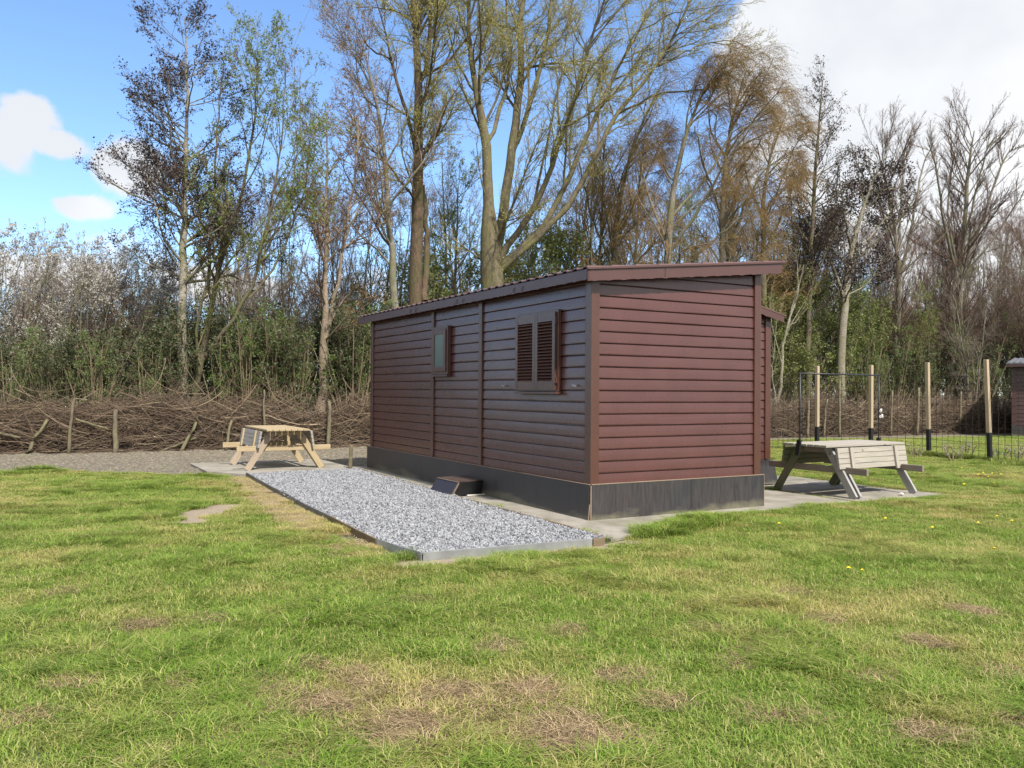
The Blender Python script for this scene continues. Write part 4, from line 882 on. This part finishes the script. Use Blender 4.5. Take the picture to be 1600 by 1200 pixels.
px_tree('bare_tree', 41, [[(1500, 660, 13), (1498, 560, 11), (1500, 450, 9), (1505, 370, 7), (1512, 270, 5), (1522, 205, 1.4)], [(1500, 450, 6), (1475, 350, 5), (1462, 250, 3), (1446, 215, 1.2)], [(1500, 430, 6), (1540, 330, 5), (1570, 240, 3), (1600, 225, 1.2)], [(1502, 400, 5), (1525, 300, 4), (1545, 220, 2.5), (1562, 210, 1.2)], [(1500, 440, 5), (1555, 370, 4), (1600, 300, 2), (1625, 270, 1.2)], [(1500, 440, 5), (1480, 340, 4), (1488, 240, 3), (1486, 210, 1.2)]],
    fan, (M['bark_grey'], M['twig_red'], M['leaf_red']), [], 'tallest bare fan-shaped tree near the right edge', 13, spread=2)
px_tree('pale_sapling', 30, [[(1208, 700, 6), (1212, 645, 6), (1222, 600, 5), (1222, 555, 4), (1226, 520, 3.5), (1243, 470, 3), (1256, 415, 1.5)], [(1214, 640, 4), (1212, 610, 3.5), (1204, 597, 3), (1210, 540, 2), (1214, 490, 1)], [(1226, 518, 3), (1245, 500, 2), (1262, 480, 1)]],
    [LV(n=6, t0=.3, ln=.4, ang=(.3, .7), up=.1, wig=.1, seg=6), LV(n=5, t0=.1, ln=.4, seg=5), LV(n=4, ln=.4, seg=3)], (M['bark_pale'], M['twig_tan'], M['leaf_fresh']), [LV(n=2, size=.05)], 'thin pale forked sapling at the right corner of the annexe', 14, spread=.5)

px_tree('weeping_birch', 31, [[(955, 690, 13), (958, 430, 10), (962, 330, 8), (985, 240, 5), (1010, 170, 3), (1040, 120, 1.2)], [(958, 420, 5), (920, 330, 4), (905, 250, 1.5)], [(960, 380, 5), (1000, 300, 4), (1030, 230, 2.5), (1055, 180, 1.2)], [(959, 400, 5), (940, 300, 4), (945, 210, 1.5)]],
    wp, (M['bark_willow'], M['twig_orange'], M['leaf_orange']), [LV(n=2, size=.045, clump=.01, asp=.4)], 'orange-twigged birch nearest the front corner of the roof, right of the willow', 15, spread=2.0)
px_tree('weeping_birch', 33, [[(1195, 690, 12), (1193, 430, 9), (1190, 330, 7), (1200, 250, 4), (1222, 190, 1.2)], [(1192, 400, 5), (1225, 330, 4), (1250, 270, 1.5)], [(1190, 340, 5), (1165, 270, 3), (1160, 200, 1.3)], [(1191, 360, 4), (1215, 300, 3), (1240, 230, 1.2)]],
    wp, (M['bark_willow'], M['twig_orange'], M['leaf_orange']), [LV(n=2, size=.045, clump=.01, asp=.4)], 'orange-twigged birch rising just behind the right end of the cabin roof', 16, spread=2.0)
# generic trees, each mesh shared by a few copies
def generic(seed, H, stems, spread, levels, mats, leafspec, lean=0.0, r0=.11, tops=.5):
    rng = np.random.default_rng(seed); P0, R0 = [], []
    for s in range(stems):
        a = rng.uniform(0, 6.28); n = 16; h = H*rng.uniform(.75, 1.0) if s else H; out = spread*rng.uniform(.3, 1)*(0 if stems == 1 else 1)
        d0 = rng.uniform(0, .12 if stems > 1 else 0); t = np.linspace(0, 1, n)
        x = math.cos(a)*(d0+out*t**1.2)+lean*t**1.5; y = math.sin(a)*(d0+out*t**1.2); z = h*t-.08
        P = np.stack([x, y, z], 1)+np.cumsum(rng.normal(0, .018*H/8, (n, 3)), 0)*np.array([1, 1, .2]); P0.append(P); R0.append(r0*rng.uniform(.7, 1.1)*(1-.88*t)+.006)
    return tree_meshes('generic', np.array(P0), np.array(R0), rng, levels, *mats, leafspec, 7)
stdlv = [LV(n=18, t0=.15, ln=.30, ang=(.4, .9), up=.10, wig=.13, seg=6), LV(n=9, t0=.12, ln=.42, ang=(.4, .9), up=.05, wig=.17, seg=4), LV(n=7, t0=.1, ln=.46, ang=(.4, 1.), up=.03, wig=.2, seg=3, rmin=.0045)]
G1 = generic(31, 11, 2, 1.6, stdlv, (M['bark_brown'], M['twig_olive'], M['leaf_fresh']), [LV(n=2, size=.07, clump=.03)])
G2 = generic(32, 11, 3, 2.0, stdlv, (M['bark_grey'], M['twig_grey'], M['leaf_red']), [LV(n=1, size=.05, clump=.03)])
G3 = generic(33, 10, 1, 0, stdlv, (M['bark_brown'], M['twig_dark'], M['leaf_cone']), [LV(n=2, size=.07, clump=.03)], r0=.14)
G4 = generic(34, 12, 2, 1.8, [LV(n=22, t0=.3, ln=.34, ang=(.3, .6), up=.08, wig=.1, seg=6), *stdlv[1:]], (M['bark_willow'], M['twig_orange'], M['leaf_orange']), [LV(n=2, size=.05, clump=.03, asp=.4)], r0=.15)
G5 = generic(35, 11, 4, 2.6, [LV(n=22, t0=.12, ln=.34, ang=(.35, .85), up=.04, wig=.10, seg=6), LV(n=11, t0=.12, ln=.45, ang=(.3, .8), up=.06, wig=.12, seg=4), LV(n=8, t0=.1, ln=.5, ang=(.4, .9), up=.04, wig=.16, seg=3, rmin=.005)], (M['bark_grey'], M['twig_red'], M['leaf_red']), [], r0=.065)
wood_spots = [  # px, depth, height scale, kind
    (375, 30, .78, 1), (448, 33, .75, 0), (545, 34, .85, 1), (585, 30, .72, 0), (700, 33, .95, 0), (735, 38, .9, 1), (835, 34, .85, 0), (885, 38, 1.0, 3), (925, 31, .95, 3), (975, 36, 1.05, 3),
    (1005, 42, 1.0, 1), (1075, 38, .95, 0), (1105, 43, 1.1, 3), (1160, 35, .9, 3), (1195, 44, .95, 1), (1228, 40, .85, 0), (1345, 44, .8, 1), (1375, 47, .9, 2), (1430, 46, .85, 1), (1462, 43, .80, 2), (1490, 50, 1.05, 1),
    (1530, 45, .9, 1), (1555, 40, .75, 2), (1585, 48, .95, 1), (1612, 42, .85, 1), (1640, 38, .8, 2), (1670, 45, 1.0, 1), (240, 33, .6, 0), (205, 36, .55, 1), (1350, 38, .62, 0), (1448, 38, .66, 0), (1521, 38, .7, 1), (1412, 42, .8, 2),
  (1185, 41, .85, 4), (1222, 46, .95, 4), (1248, 42, .85, 0), (1300, 44, .85, 4), (1325, 48, .95, 4), (1360, 41, .80, 4), (1390, 50, 1.0, 4), (1415, 40, .80, 4), (1445, 43, .92, 4), (1470, 47, 1.1, 4), (1515, 41, .98, 4), (1540, 48, 1.15, 4), (1570, 44, 1.08, 4), (1600, 40, .95, 4), (1630, 46, 1.1, 4), (1655, 42, 1.0, 4), (1690, 44, 1.0, 4),
  (1275, 50, 1.05, 1), (1335, 52, 1.1, 0), (1410, 54, 1.2, 1), (1455, 52, 1.15, 4), (1480, 44, .95, 1), (1500, 53, 1.25, 0), (1525, 44, 1.0, 1), (1552, 52, 1.25, 1), (1580, 55, 1.3, 4), (1610, 52, 1.2, 1), (1240, 54, 1.1, 4), (345, 32, .72, 4), (415, 34, .8, 4), (495, 33, .82, 4), (520, 36, .9, 4), (615, 34, .85, 4), (715, 36, .9, 4), (860, 34, .85, 4), (905, 40, 1.0, 4), (945, 37, .95, 4), (1040, 40, 1.0, 4), (1090, 46, 1.1, 4), (1140, 40, .95, 3), (255, 30, .55, 4), (170, 32, .5, 4), (100, 30, .48, 4), (30, 31, .48, 4), (60, 34, .5, 1)]
kinds = [(G1, 'green_budding_tree', 'olive-budded background tree'), (G2, 'grey_bare_tree', 'bare grey background tree'), (G3, 'dark_alder', 'dark straight-stemmed background alder'), (G4, 'orange_twigged_tree', 'orange-twigged background tree'), (G5, 'fine_twigged_tree', 'fine reddish-twigged background tree')]
def where(px, d):
    zone = [(-9999, 330, 'left of the alder group'), (330, 480, 'behind the multi-stemmed budding tree'), (480, 640, 'between the forked trunk and the twin trunks'), (640, 760, 'between the twin trunks and the willow'), (760, 900, 'behind the willow limbs'), (900, 1000, 'behind the weeping twigs left of the roof peak'),
            (1000, 1120, 'above the middle of the cabin end roof'), (1120, 1215, 'above the right roof end'), (1215, 1330, 'behind the annexe and first fence post'), (1330, 1400, 'behind the second fence post'), (1400, 1480, 'behind the third fence post'), (1480, 1560, 'behind the fourth fence post'), (1560, 9999, 'behind the distant red cabin')]
    return next(z[2] for z in zone if z[0] <= px < z[1])
used = {}
def uniq(lb):
    used[lb] = used.get(lb, 0)+1
    return lb if used[lb] == 1 else lb+[', the taller one', ', the rearmost one', ', the slimmest one', ', the shorter one', ', the one with the widest crown', ', the nearest one'][min(used[lb]-2, 5)]
rr = random.Random(9)
for px, d, hs, kd in wood_spots:
    if px > 1400: hs *= .86
    p = at(px, horizon(px)+1.541*F/d, d); me, nm, lb = kinds[kd]
    put_tree(nm, me, (p[0], p[1], 0), uniq(lb+' '+where(px, d)), 'background trees of the wood', rr.uniform(0, 6.28), (hs*rr.uniform(.85, 1.1), hs*rr.uniform(.85, 1.1), hs))
# shrubs under the trees
shlv = [LV(n=14, t0=.12, ln=.36, ang=(.3, .8), up=.12, wig=.15, seg=6), LV(n=7, t0=.1, ln=.45, ang=(.4, .9), up=.05, wig=.2, seg=4, rmin=.003), LV(n=4, t0=.1, ln=.5, ang=(.4, 1.1), up=.0, wig=.2, seg=3, rmin=.003)]
SHD = generic(41, 3.4, 9, 1.2, shlv, (M['bark_brown'], M['twig_tan'], M['leaf_dark']), [LV(n=2, size=.065, clump=.07, asp=.6)], r0=.022)
SHT = generic(42, 3.8, 14, 1.0, [LV(n=5, t0=.2, ln=.30, ang=(.2, .5), up=.15, wig=.1, seg=6), LV(n=6, t0=.1, ln=.45, seg=4, rmin=.003), LV(n=3, ln=.5, seg=3, rmin=.003)], (M['twig_tan'], M['twig_tan'], M['leaf_green']), [LV(n=2, size=.06, clump=.04)], r0=.020)
SHG = generic(43, 5.0, 8, 1.8, shlv, (M['bark_grey'], M['twig_tan'], M['leaf_olive']), [LV(n=4, size=.075, clump=.06, asp=.6)], r0=.03)
SHW = generic(44, 5.2, 7, 1.7, shlv, (M['bark_grey'], M['twig_grey'], M['leaf_white']), [LV(n=5, size=.05, clump=.03, asp=.8)], lean=.8, r0=.03)
SHB = generic(45, 5.2, 8, 1.6, shlv, (M['bark_grey'], M['twig_red'], M['leaf_red']), [], lean=.9, r0=.03)
shk = {'d': (SHD, 'evergreen_shrub', 'dark evergreen shrub'), 't': (SHT, 'thicket_shrub', 'tan upright-stemmed thicket'), 'g': (SHG, 'leafing_shrub', 'bright green leafing shrub'), 'w': (SHW, 'blossom_shrub', 'white-blossomed shrub'), 'b': (SHB, 'bare_shrub', 'bare reddish-twigged shrub')}
shr = [(-60, 23, 1.05, 'w'), (15, 24, 1.1, 'w'), (75, 23, 1.0, 'w'), (120, 25, 1.12, 'b'), (150, 24, 1.05, 'w'), (190, 24, .92, 'w'), (50, 26, 1.15, 'b'), (0, 26, 1.05, 'b'),
       (-40, 22, .8, 'd'), (20, 22.5, .8, 'd'), (70, 23, .85, 'd'), (115, 22, .85, 'd'), (155, 23, .95, 'd'), (200, 22.5, .95, 'd'), (240, 24, 1.1, 'd'), (262, 22.7, .9, 'd'), (330, 24, 1.1, 'd'), (365, 23.5, 1.0, 'd'), (405, 24.5, 1.1, 'd'), (440, 24, 1.0, 'd'), (478, 25, 1.1, 'd'), (530, 25, 1.1, 'd'), (560, 25.5, 1.2, 'd'), (600, 27, 1.4, 'd'), (300, 27, 1.2, 'd'), (465, 28, 1.2, 'd'), (120, 27, 1.1, 'd'), (210, 27, 1.1, 'b'), (390, 28, 1.05, 'b'), (545, 29, 1.1, 'b'), (30, 27, 1.1, 'b'), (-20, 24, .95, 'b'), (45, 23.5, .9, 'b'), (100, 24, .95, 'b'), (140, 23, .85, 'b'), (185, 24.5, .9, 'b'), (225, 24, .8, 'b'), (310, 25, .8, 'b'), (420, 25, .85, 'b'), (500, 26.5, .85, 'b'),
       (90, 21.5, .75, 't'), (150, 21.2, .7, 't'), (232, 22, .8, 't'), (345, 22.7, .85, 't'), (385, 23, .9, 't'), (425, 23.2, .9, 't'), (465, 23.6, .95, 't'), (548, 24.3, 1.0, 't'), (568, 24.8, 1.15, 't'), (10, 21.3, .75, 't'),
       (690, 29, 1.2, 'g'), (820, 30, 1.35, 'g'), (870, 31, 1.3, 'g'), (730, 31, 1.15, 'g'), (920, 34, 1.2, 'g'), (1215, 34, 1.0, 'g'), (1250, 35, 1.15, 'g'), (1285, 37, 1.2, 'g'), (1335, 38, 1.1, 'g'), (1385, 40, 1.05, 'g'), (1230, 38, 1.3, 'g'), (1440, 42, 1.0, 'g'), (1365, 36, .8, 't'),
       (1300, 36, 1.1, 't'), (1350, 37, 1.1, 't'), (1395, 38, 1.1, 't'), (1435, 38, 1.1, 'd'), (1470, 39, 1.15, 't'), (1500, 41, 1.3, 'd'), (1530, 39, 1.2, 't'), (1560, 40, 1.2, 'd'), (1590, 41, 1.3, 't'), (1625, 41, 1.3, 'd'), (1405, 43, 1.3, 'd'), (1240, 36, .9, 't'), (1660, 40, 1.3, 't')]
for px, d, hs, kd in shr:
    d0 = d; d = max(d, hedge_depth(px)+1.0); hs *= d/d0
    p = at(px, horizon(px)+1.541*F/d, d); me, nm, lb = shk[kd]
    z = 'at the far left above the hedge' if px < 60 else 'above the slim leaning stake' if px < 135 else 'above the thick upright stake' if px < 215 else 'left of the pale alder trunk' if px < 283 else 'between the pale alder and the yellow table' if px < 400 else 'above the yellow picnic table' if px < 500 else 'between the forked trunk and the cabin' if px < 580 else where(px, d)
    put_tree(nm, me, (p[0], p[1], -.05), uniq(lb+' '+z), 'shrubs under the trees', rr.uniform(-.5, .5) if kd in 'wb' else rr.uniform(0, 6.28), (hs*rr.uniform(.9, 1.2), hs*rr.uniform(.9, 1.2), hs), 'shrub')
# low plants along the fence foot
SP = generic(51, .42, 7, .25, [LV(n=5, t0=.3, ln=.3, seg=4, rmin=.002), LV(n=4, ln=.4, seg=3, rmin=.0018), LV(n=2, ln=.4, seg=3, rmin=.0018)], (M['twig_tan'], M['twig_tan'], M['leaf_white']), [LV(n=1, size=.022, clump=.01)], r0=.006)
for i, (x, y, s, lb) in enumerate([(1392, 712, .8, 'small pale-leaved plant left of the third timber post'), (1428, 716, .9, 'small pale plant touching the left of the third timber post'), (1490, 722, 1.1, 'bushier pale plant between the third and fourth timber posts'), (1510, 716, 1.1, 'small pale plant left of the fourth timber post'), (1562, 722, 1.0, 'small pale plant right of the fourth timber post'), (1590, 724, 1.1, 'small pale plant at the right edge by the fence')]):
    p = gnd(x, y); put_tree('fence_plant', SP, p, lb, 'young plants along the wire fence', i*1.3, s, 'plant')

# ------------------------------------------------------------------ grass, thatch, dandelions
def blades(seed, n, rad, hmin, hmax, w, lean, m, flat_=False):
    rng = np.random.default_rng(seed); a = rng.uniform(0, 6.28, n); r = rad*np.sqrt(rng.random(n)); b = np.stack([np.cos(a)*r, np.sin(a)*r, np.zeros(n)], 1)
    h = rng.uniform(hmin, hmax, n); az = rng.normal(.4, 1.4, n); ln = np.abs(rng.normal(lean, .35, n)); dh = np.stack([np.cos(az), np.sin(az)], 1)
    if flat_: b[:, 2] = rng.uniform(.002, .022, n)
    sd_ = np.stack([-dh[:, 1], dh[:, 0]], 1)*(w*rng.uniform(.6, 1.2, n))[:, None]/2
    rise1, rise2 = (.12, .05) if flat_ else (.62, .38)
    m1 = b+np.concatenate([dh*(h*ln*.35)[:, None], (h*rise1)[:, None]], 1); curl = rng.normal(0, .4, n)[:, None] if flat_ else 0
    dh2 = dh+np.stack([-dh[:, 1], dh[:, 0]], 1)*curl
    tp = m1+np.concatenate([dh2*(h*ln*.75)[:, None], (h*rise2/(1+ln*.9)*rng.uniform(.4, 1, n))[:, None]], 1)
    s3 = np.concatenate([sd_, np.zeros((n, 1))], 1); V = np.stack([b-s3, b+s3, m1+s3*.85, m1-s3*.85, tp+s3*.15, tp-s3*.15], 1).reshape(-1, 3)
    i = (np.arange(n)*6)[:, None]; Q = np.concatenate([i+np.array([[0, 1, 2, 3]]), i+np.array([[3, 2, 4, 5]])], 1).reshape(-1, 4); rn = np.repeat(rng.random(n)**(1.0), 2)
    return bpy.data.objects.new('tuft', npmesh('tuft', V, Q, [m], attrs={'rnd': rn}))
fine = [blades(i, 210, .125, .028, .062, .0042, .9, M['blade']) for i in range(5)]+[blades(10+i, 190, .11, .05, .10, .0045, 1.3, M['blade']) for i in range(3)]
coarse = [blades(20+i, 900, .40, .03, .07, .0075, .8, M['blade']) for i in range(3)]
gcoll = src_coll('tufts', [])
for i, o in enumerate(fine+coarse): o.name = f'tuft_{i:02d}'; gcoll.objects.link(o)
spots = [(635, 1150, 55, 26), (680, 1092, 55, 15), (600, 1088, 22, 12), (745, 1110, 26, 10), (880, 1150, 95, 36), (930, 1180, 60, 20), (505, 1112, 42, 20), (412, 1100, 26, 24), (405, 1068, 18, 12), (1165, 1030, 42, 16), (1207, 1000, 20, 16), (1270, 1128, 50, 14), (1533, 1052, 26, 12), (1418, 868, 20, 5), (210, 980, 16, 8), (150, 1015, 16, 6), (258, 1070, 16, 8), (40, 1132, 46, 14),
         (335, 970, 22, 8), (652, 945, 18, 7), (575, 1065, 24, 12), (815, 1085, 50, 20), (1290, 972, 17, 6), (1030, 1110, 30, 14), (250, 1190, 60, 14), (430, 1190, 70, 16), (1570, 1125, 30, 10), (700, 1165, 40, 20), (345, 1165, 30, 12), (1130, 985, 16, 6), (1455, 1010, 14, 5), (770, 1020, 30, 9), (120, 1075, 22, 8), (300, 1120, 18, 8), (555, 1145, 20, 10), (480, 1040, 18, 6), (1080, 1165, 34, 10), (1180, 1120, 26, 9), (1380, 1060, 24, 7), (1450, 1150, 40, 12), (1240, 930, 16, 4), (980, 1060, 22, 8), (90, 930, 16, 4), (1520, 960, 18, 5), (900, 990, 16, 5), (1345, 1175, 30, 9)]
wspots = []
for x, y, rx, ry in spots:
    c = gnd(x, y); a = gnd(x+rx*.95, y); b = gnd(x, y-ry*.85); wspots.append((c[0], c[1], np.linalg.norm((a-c)[:2]), np.linalg.norm((b-c)[:2])))
vd = FW[:2]/np.linalg.norm(FW[:2]); sdv = np.array([vd[1], -vd[0]])
def thatchness(x, y):
    best = 0
    for cx, cy, ra, rb in wspots:
        dx = np.array([x-cx, y-cy]); u = dx@sdv/ra; v = dx@vd/rb; q = 1.0-math.hypot(u, v)+noise.noise(Vector((x*7, y*7, 2)))*1.0
        best = max(best, q)
    return best
BARE = [(gnd(332, 801), .50, .30), (gnd(1570, 740), 0, 0)]
excl = [SLAB, SLAB2, SLAB3, GRAV]
STRAWLINE = [(-2.62, 6.6), (-2.76, 4.6), (-2.90, 2.5), (-2.95, 1.2), (-2.98, 0), (-2.96, -.6)]
def dist_line(x, y, ln):
    p = np.array([x, y]); best = 9
    for a, b in zip(ln[:-1], ln[1:]):
        a = np.array(a); b = np.array(b); t = np.clip((p-a)@(b-a)/((b-a)@(b-a)), 0, 1); best = min(best, float(np.linalg.norm(p-a-(b-a)*t)))
    return best
def lawn_grass():
    rng = np.random.default_rng(77); pts, rot, scl, idx, dry = [], [], [], [], []; tp, tr, ts, ti = [], [], [], []
    LX = [p[0] for p in LAWN]; 
    def add(x, y, i, s, d, hz=1.0):
        pts.append((x, y, -.004)); rot.append((0, 0, rng.uniform(0, 6.28))); scl.append((s, s, s*hz)); idx.append(i); dry.append(min(1, max(0, d)))
    # fine tufts in the near sector
    step = .118
    for u in np.arange(-13, 16, step):
        for v in np.arange(1.6, 21, step):
            if abs(u) > .78*v+1.4: continue
            x = CAM[0]+vd[0]*v+sdv[0]*u+rng.uniform(-.06, .06); y = CAM[1]+vd[1]*v+sdv[1]*u+rng.uniform(-.06, .06)
            if v > 15 and rng.random() < .3: continue
            if not inpoly(x, y, LAWN) or any(inpoly(x, y, e) for e in excl): continue
            if -.05 < x < 2.8 and -.05 < y < 7.6: continue
            sl_ = dist_line(x, y, STRAWLINE) if -3.5 < x < -2.2 else 9
            n1 = noise.fractal(Vector((x*.55, y*.55, 0)), 1, 2, 4); n2 = noise.noise(Vector((x*2.3, y*2.3, 4))); n3 = noise.noise(Vector((x*.9, y*.9, 9)))
            th = thatchness(x, y) if v < 11 else 0
            if -2.98 < x < -.3 and -1.46 < y < -1.0 and rng.random() < (.97 if y > -1.38 else .6): continue
            if -3.0 < x < -2.6 and -1.4 < y < .4 and rng.random() < .7: continue
            bp = BARE[0][0]; q = math.hypot(((x-bp[0])*sdv[0]+(y-bp[1])*sdv[1])/.33, ((x-bp[0])*vd[0]+(y-bp[1])*vd[1])/.76)+n2*.6
            if q < 1: continue
            d = .22+.75*n1+.55*n2+.75*noise.noise(Vector((x*5.5, y*5.5, 13)))
            if sl_ < .36 and rng.random() < (1-sl_/.36)*1.9: 
                if rng.random() < .8: tp.append((x, y, .0)); tr.append((0, 0, rng.uniform(0, 6.28))); ts.append((.9,)*3); ti.append(rng.integers(3, 6))
                if rng.random() < .7: continue
                d = 1
            if th > .12:
                tp.append((x, y, 0)); tr.append((0, 0, rng.uniform(0, 6.28))); ts.append((1.0, 1.0, 1.3)); ti.append(rng.integers(0, 3))
                if rng.random() < .92: continue
                d += .3
            lush = n3 > .16; i = int(rng.integers(5, 8)) if lush and rng.random() < .65 else int(rng.integers(0, 5))
            add(x, y, i, rng.uniform(.8, 1.25), d-(.08 if lush else 0), rng.uniform(.7, 1.2))
    # farther lawn
    for u in np.arange(-14, 40, .42):
        for v in np.arange(19, 40, .42):
            x = CAM[0]+vd[0]*v+sdv[0]*u+rng.uniform(-.2, .2); y = CAM[1]+vd[1]*v+sdv[1]*u+rng.uniform(-.2, .2)
            if abs(u) > .85*v or not inpoly(x, y, LAWN) or any(inpoly(x, y, e) for e in excl): continue
            add(x, y, 8+int(rng.integers(0, 3)), rng.uniform(.8, 1.1), .25+.5*noise.noise(Vector((x*.5, y*.5, 0))))
    # longer tufts: in front of the slab corner, along slab joints, at the fence foot, by the dirt
    def line(a, b, n, s, hz, w=.12, d=.0):
        for _ in range(n):
            t = rng.random(); x = a[0]+(b[0]-a[0])*t+rng.normal(0, w); y = a[1]+(b[1]-a[1])*t+rng.normal(0, w*.6)
            add(x, y, int(rng.integers(5, 8)), s*rng.uniform(.7, 1.2), d, hz*rng.uniform(.7, 1.2))
    line((.0, -1.12), (1.35, -.52), 70, 1.15, 1.35, .13, -.2); line((1.3, -.45), (4.2, -.34), 60, .8, .8, .06)
    line((4.30, -.18), (4.34, 1.3), 42, .55, .9, .05, .1); line((4.2, 1.25), (4.0, 1.7), 20, .6, 1.1, .05, .1); line((4.4, -.36), (6.3, -.40), 40, .7, .7, .05)
    line((6.45, -.2), (6.45, 2.8), 60, .8, .9, .07); line((13.2, 3.0), (13.5, 4.9), 60, 1.6, 1.2, .15, .2); line((12.4, 0), (13.1, 3.0), 60, 1.6, 1.2, .15, .2); line((13.5, 4.9), (14.3, 8.4), 40, 1.6, 1.2, .15, .2)
    line((-5.9, 9.55), (-5.3, 9.5), 10, 1.2, 1.3, .10); line((-13, 9.3), (-5, 9.2), 130, .9, 1.0, .14, .1); line((-4.6, 8.6), (-2.9, 7.2), 40, .8, .9, .12, .2)
    line((-3.12, .4), (-3.0, -1.2), 36, .8, .8, .08, -.1); line((-2.7, -1.58), (-.9, -1.66), 60, .75, .7, .07, .5); line((-.09, 3.9), (-.07, 6.3), 7, .45, .9, .01, .1)
    g = scatter('grass', pts, rot, scl, idx, gcoll, dry); tag(g, 'patchy short green and straw-yellow lawn grass in the foreground', 'grass', kind='stuff')
    tc = src_coll('thatches', [blades(40+i, 330, .13, .05, .11, .0035, 1.0, M['thatch'] if i < 3 else M['straw'], True) for i in range(6)])
    t = scatter('dry_thatch', tp, tr, ts, ti, tc); tag(t, 'brown matted dead grass lying in patches on the lawn', 'dead grass', kind='stuff')
    return len(pts), len(tp)
print('grass', lawn_grass())
# bare earth patch and pale rubble near the edging
def blob(name, c, ra, rb, z, m, seed):
    pts = []
    for k in range(40):
        a = k/40*2*math.pi; q = 1+.22*noise.noise(Vector((math.cos(a)*1.5, math.sin(a)*1.5, seed))); v = sdv*(math.cos(a)*ra*q)+vd*(math.sin(a)*rb*q); pts.append((c[0]+v[0], c[1]+v[1]))
    return sheet(name, pts, z, m)
blob('bare_soil', gnd(332, 801), .40, .9, .004, M['sand'], 1)
def straw_sheet():
    pts = [(p[0]+.08, p[1]) for p in STRAWLINE]+[(p[0]-.24+.08*math.sin(i*2.1), p[1]) for i, p in reversed(list(enumerate(STRAWLINE)))]
    sheet('soil_margin', pts, .005, M['sand'])
    sheet('soil_verge', [(-2.9, -1.0), (-2.7, -1.1), (-.6, -1.2), (-.2, -1.1), (-.3, -1.42), (-1.2, -1.42), (-2.7, -1.34), (-2.95, -1.2)], .0045, M['sand'])
straw_sheet()
def crumbs():
    rng = np.random.default_rng(8); P = []
    for _ in range(420):
        if rng.random() < .5: P.append((rng.uniform(-2.98, -2.72), rng.uniform(-1.1, 2.2), .008))
        elif rng.random() < .5: P.append((rng.uniform(-2.7, -.2), rng.normal(-1.38, .04), .008))
        else: P.append((rng.normal(-.45, .12), rng.normal(-1.32, .06), .01))
    n = len(P); s = rng.uniform(.008, .035, n)
    for _ in range(1600): P.append((rng.uniform(-13, 1.5), rng.uniform(9.0, 14.0), .0))
    k = len(P); s = np.r_[s, rng.uniform(.015, .05, k-n)]
    o = scatter('rubble', P, rng.uniform(0, 6.28, (k, 3)), np.stack([s]*3, 1), rng.integers(0, 3, k), src_coll('rubbles', [ico(100+i) for i in range(3)]))
    for ob in bpy.data.collections['rubbles'].objects: ob.data.materials[0] = M['whitestone'] if False else M['sand']
    tag(o, 'crumbly pale soil and shell grit along the edging and hedge foot', 'rubble', kind='stuff')
crumbs()
st = ico(200, .11); COL.objects.link(st); st.data.materials[0] = M['whitestone']; p = gnd(1421, 775, .03); st.location = (p[0]-.05, p[1]+.1, .055); st.name = 'stone'; tag(st, 'single white stone on the slab by the grey table leg', 'stone')
# dandelions
def dandelion():
    r = empty('dandelion', (0, 0, 0)); s = MB().tube([(0, 0, 0), (.004, 0, .03), (0, .004, .058)], .002, 5); s.build('stem', M['stemgreen'], r)
    f = MB()
    for k in range(44):
        a = k*2.4; t = k/44; rr_ = .006+.018*t; up = .062-.006*t+.004*(1-t); wv = .0035
        d = Vector((math.cos(a), math.sin(a), 0)); n_ = Vector((-math.sin(a), math.cos(a), 0)); c = Vector((0, .004, .058))
        f.quad(c, c+d*rr_*.6+n_*wv+Vector((0, 0, up-.058+.003)), c+d*rr_+Vector((0, 0, up-.060)), c+d*rr_*.6-n_*wv+Vector((0, 0, up-.058+.003)))
    f.build('flower_head', M['petal'], r); return r
dd = [(1326, 892, 'dandelion right of centre, left one of the nearest pair'), (1347, 896, 'dandelion right of centre, right one of the nearest pair'), (1457, 827, 'lone dandelion on the lawn below the fourth timber post'), (1384, 812, 'dandelion just below the slab of the grey table'), (1219, 821, 'dandelion near the slab front under the annexe corner'),
      (1560, 810, 'upper of two dandelions near the right edge'), (1582, 817, 'dandelion closest to the right edge'), (1529, 820, 'dandelion below the wire fence right of the grey table'), (1553, 861, 'lone dandelion lower right near the edge'), (1551, 741, 'dandelion in the cluster by the fourth post, back right'),
      (1528, 743, 'dandelion in the cluster by the fourth post, leftmost'), (1537, 740, 'dandelion in the cluster by the fourth post, back left'), (1545, 747, 'dandelion in the cluster by the fourth post, front'), (1562, 743, 'dandelion in the cluster by the fourth post, right'), (1586, 745, 'dandelion near the right edge behind the cluster'), (1503, 733, 'dandelion between third and fourth posts'), (1425, 738, 'dandelion just beyond the grey table beam end'), (1552, 757, 'dandelion in front of the cluster by the fourth post'), (1570, 718, 'dandelion at the fence foot right of the fourth post'), (1506, 758, 'dandelion left of the cluster by the fourth post'), (1285, 723, 'dandelion seen under the grey table, left'), (1293, 726, 'dandelion seen under the grey table, right')]
src = None
for i, (x, y, lb) in enumerate(dd):
    if src is None: o = src = dandelion()
    else: o = copy_tree(src)
    p = gnd(x, y, .05); o.location = (p[0], p[1], .012); s = rr.uniform(1.0, 1.3); o.scale = (s, s, 1.1); o.rotation_euler = (rr.uniform(-.3, .3), rr.uniform(-.3, .3), rr.uniform(0, 6)); tag(o, lb, 'flower', 'dandelions on the lawn')
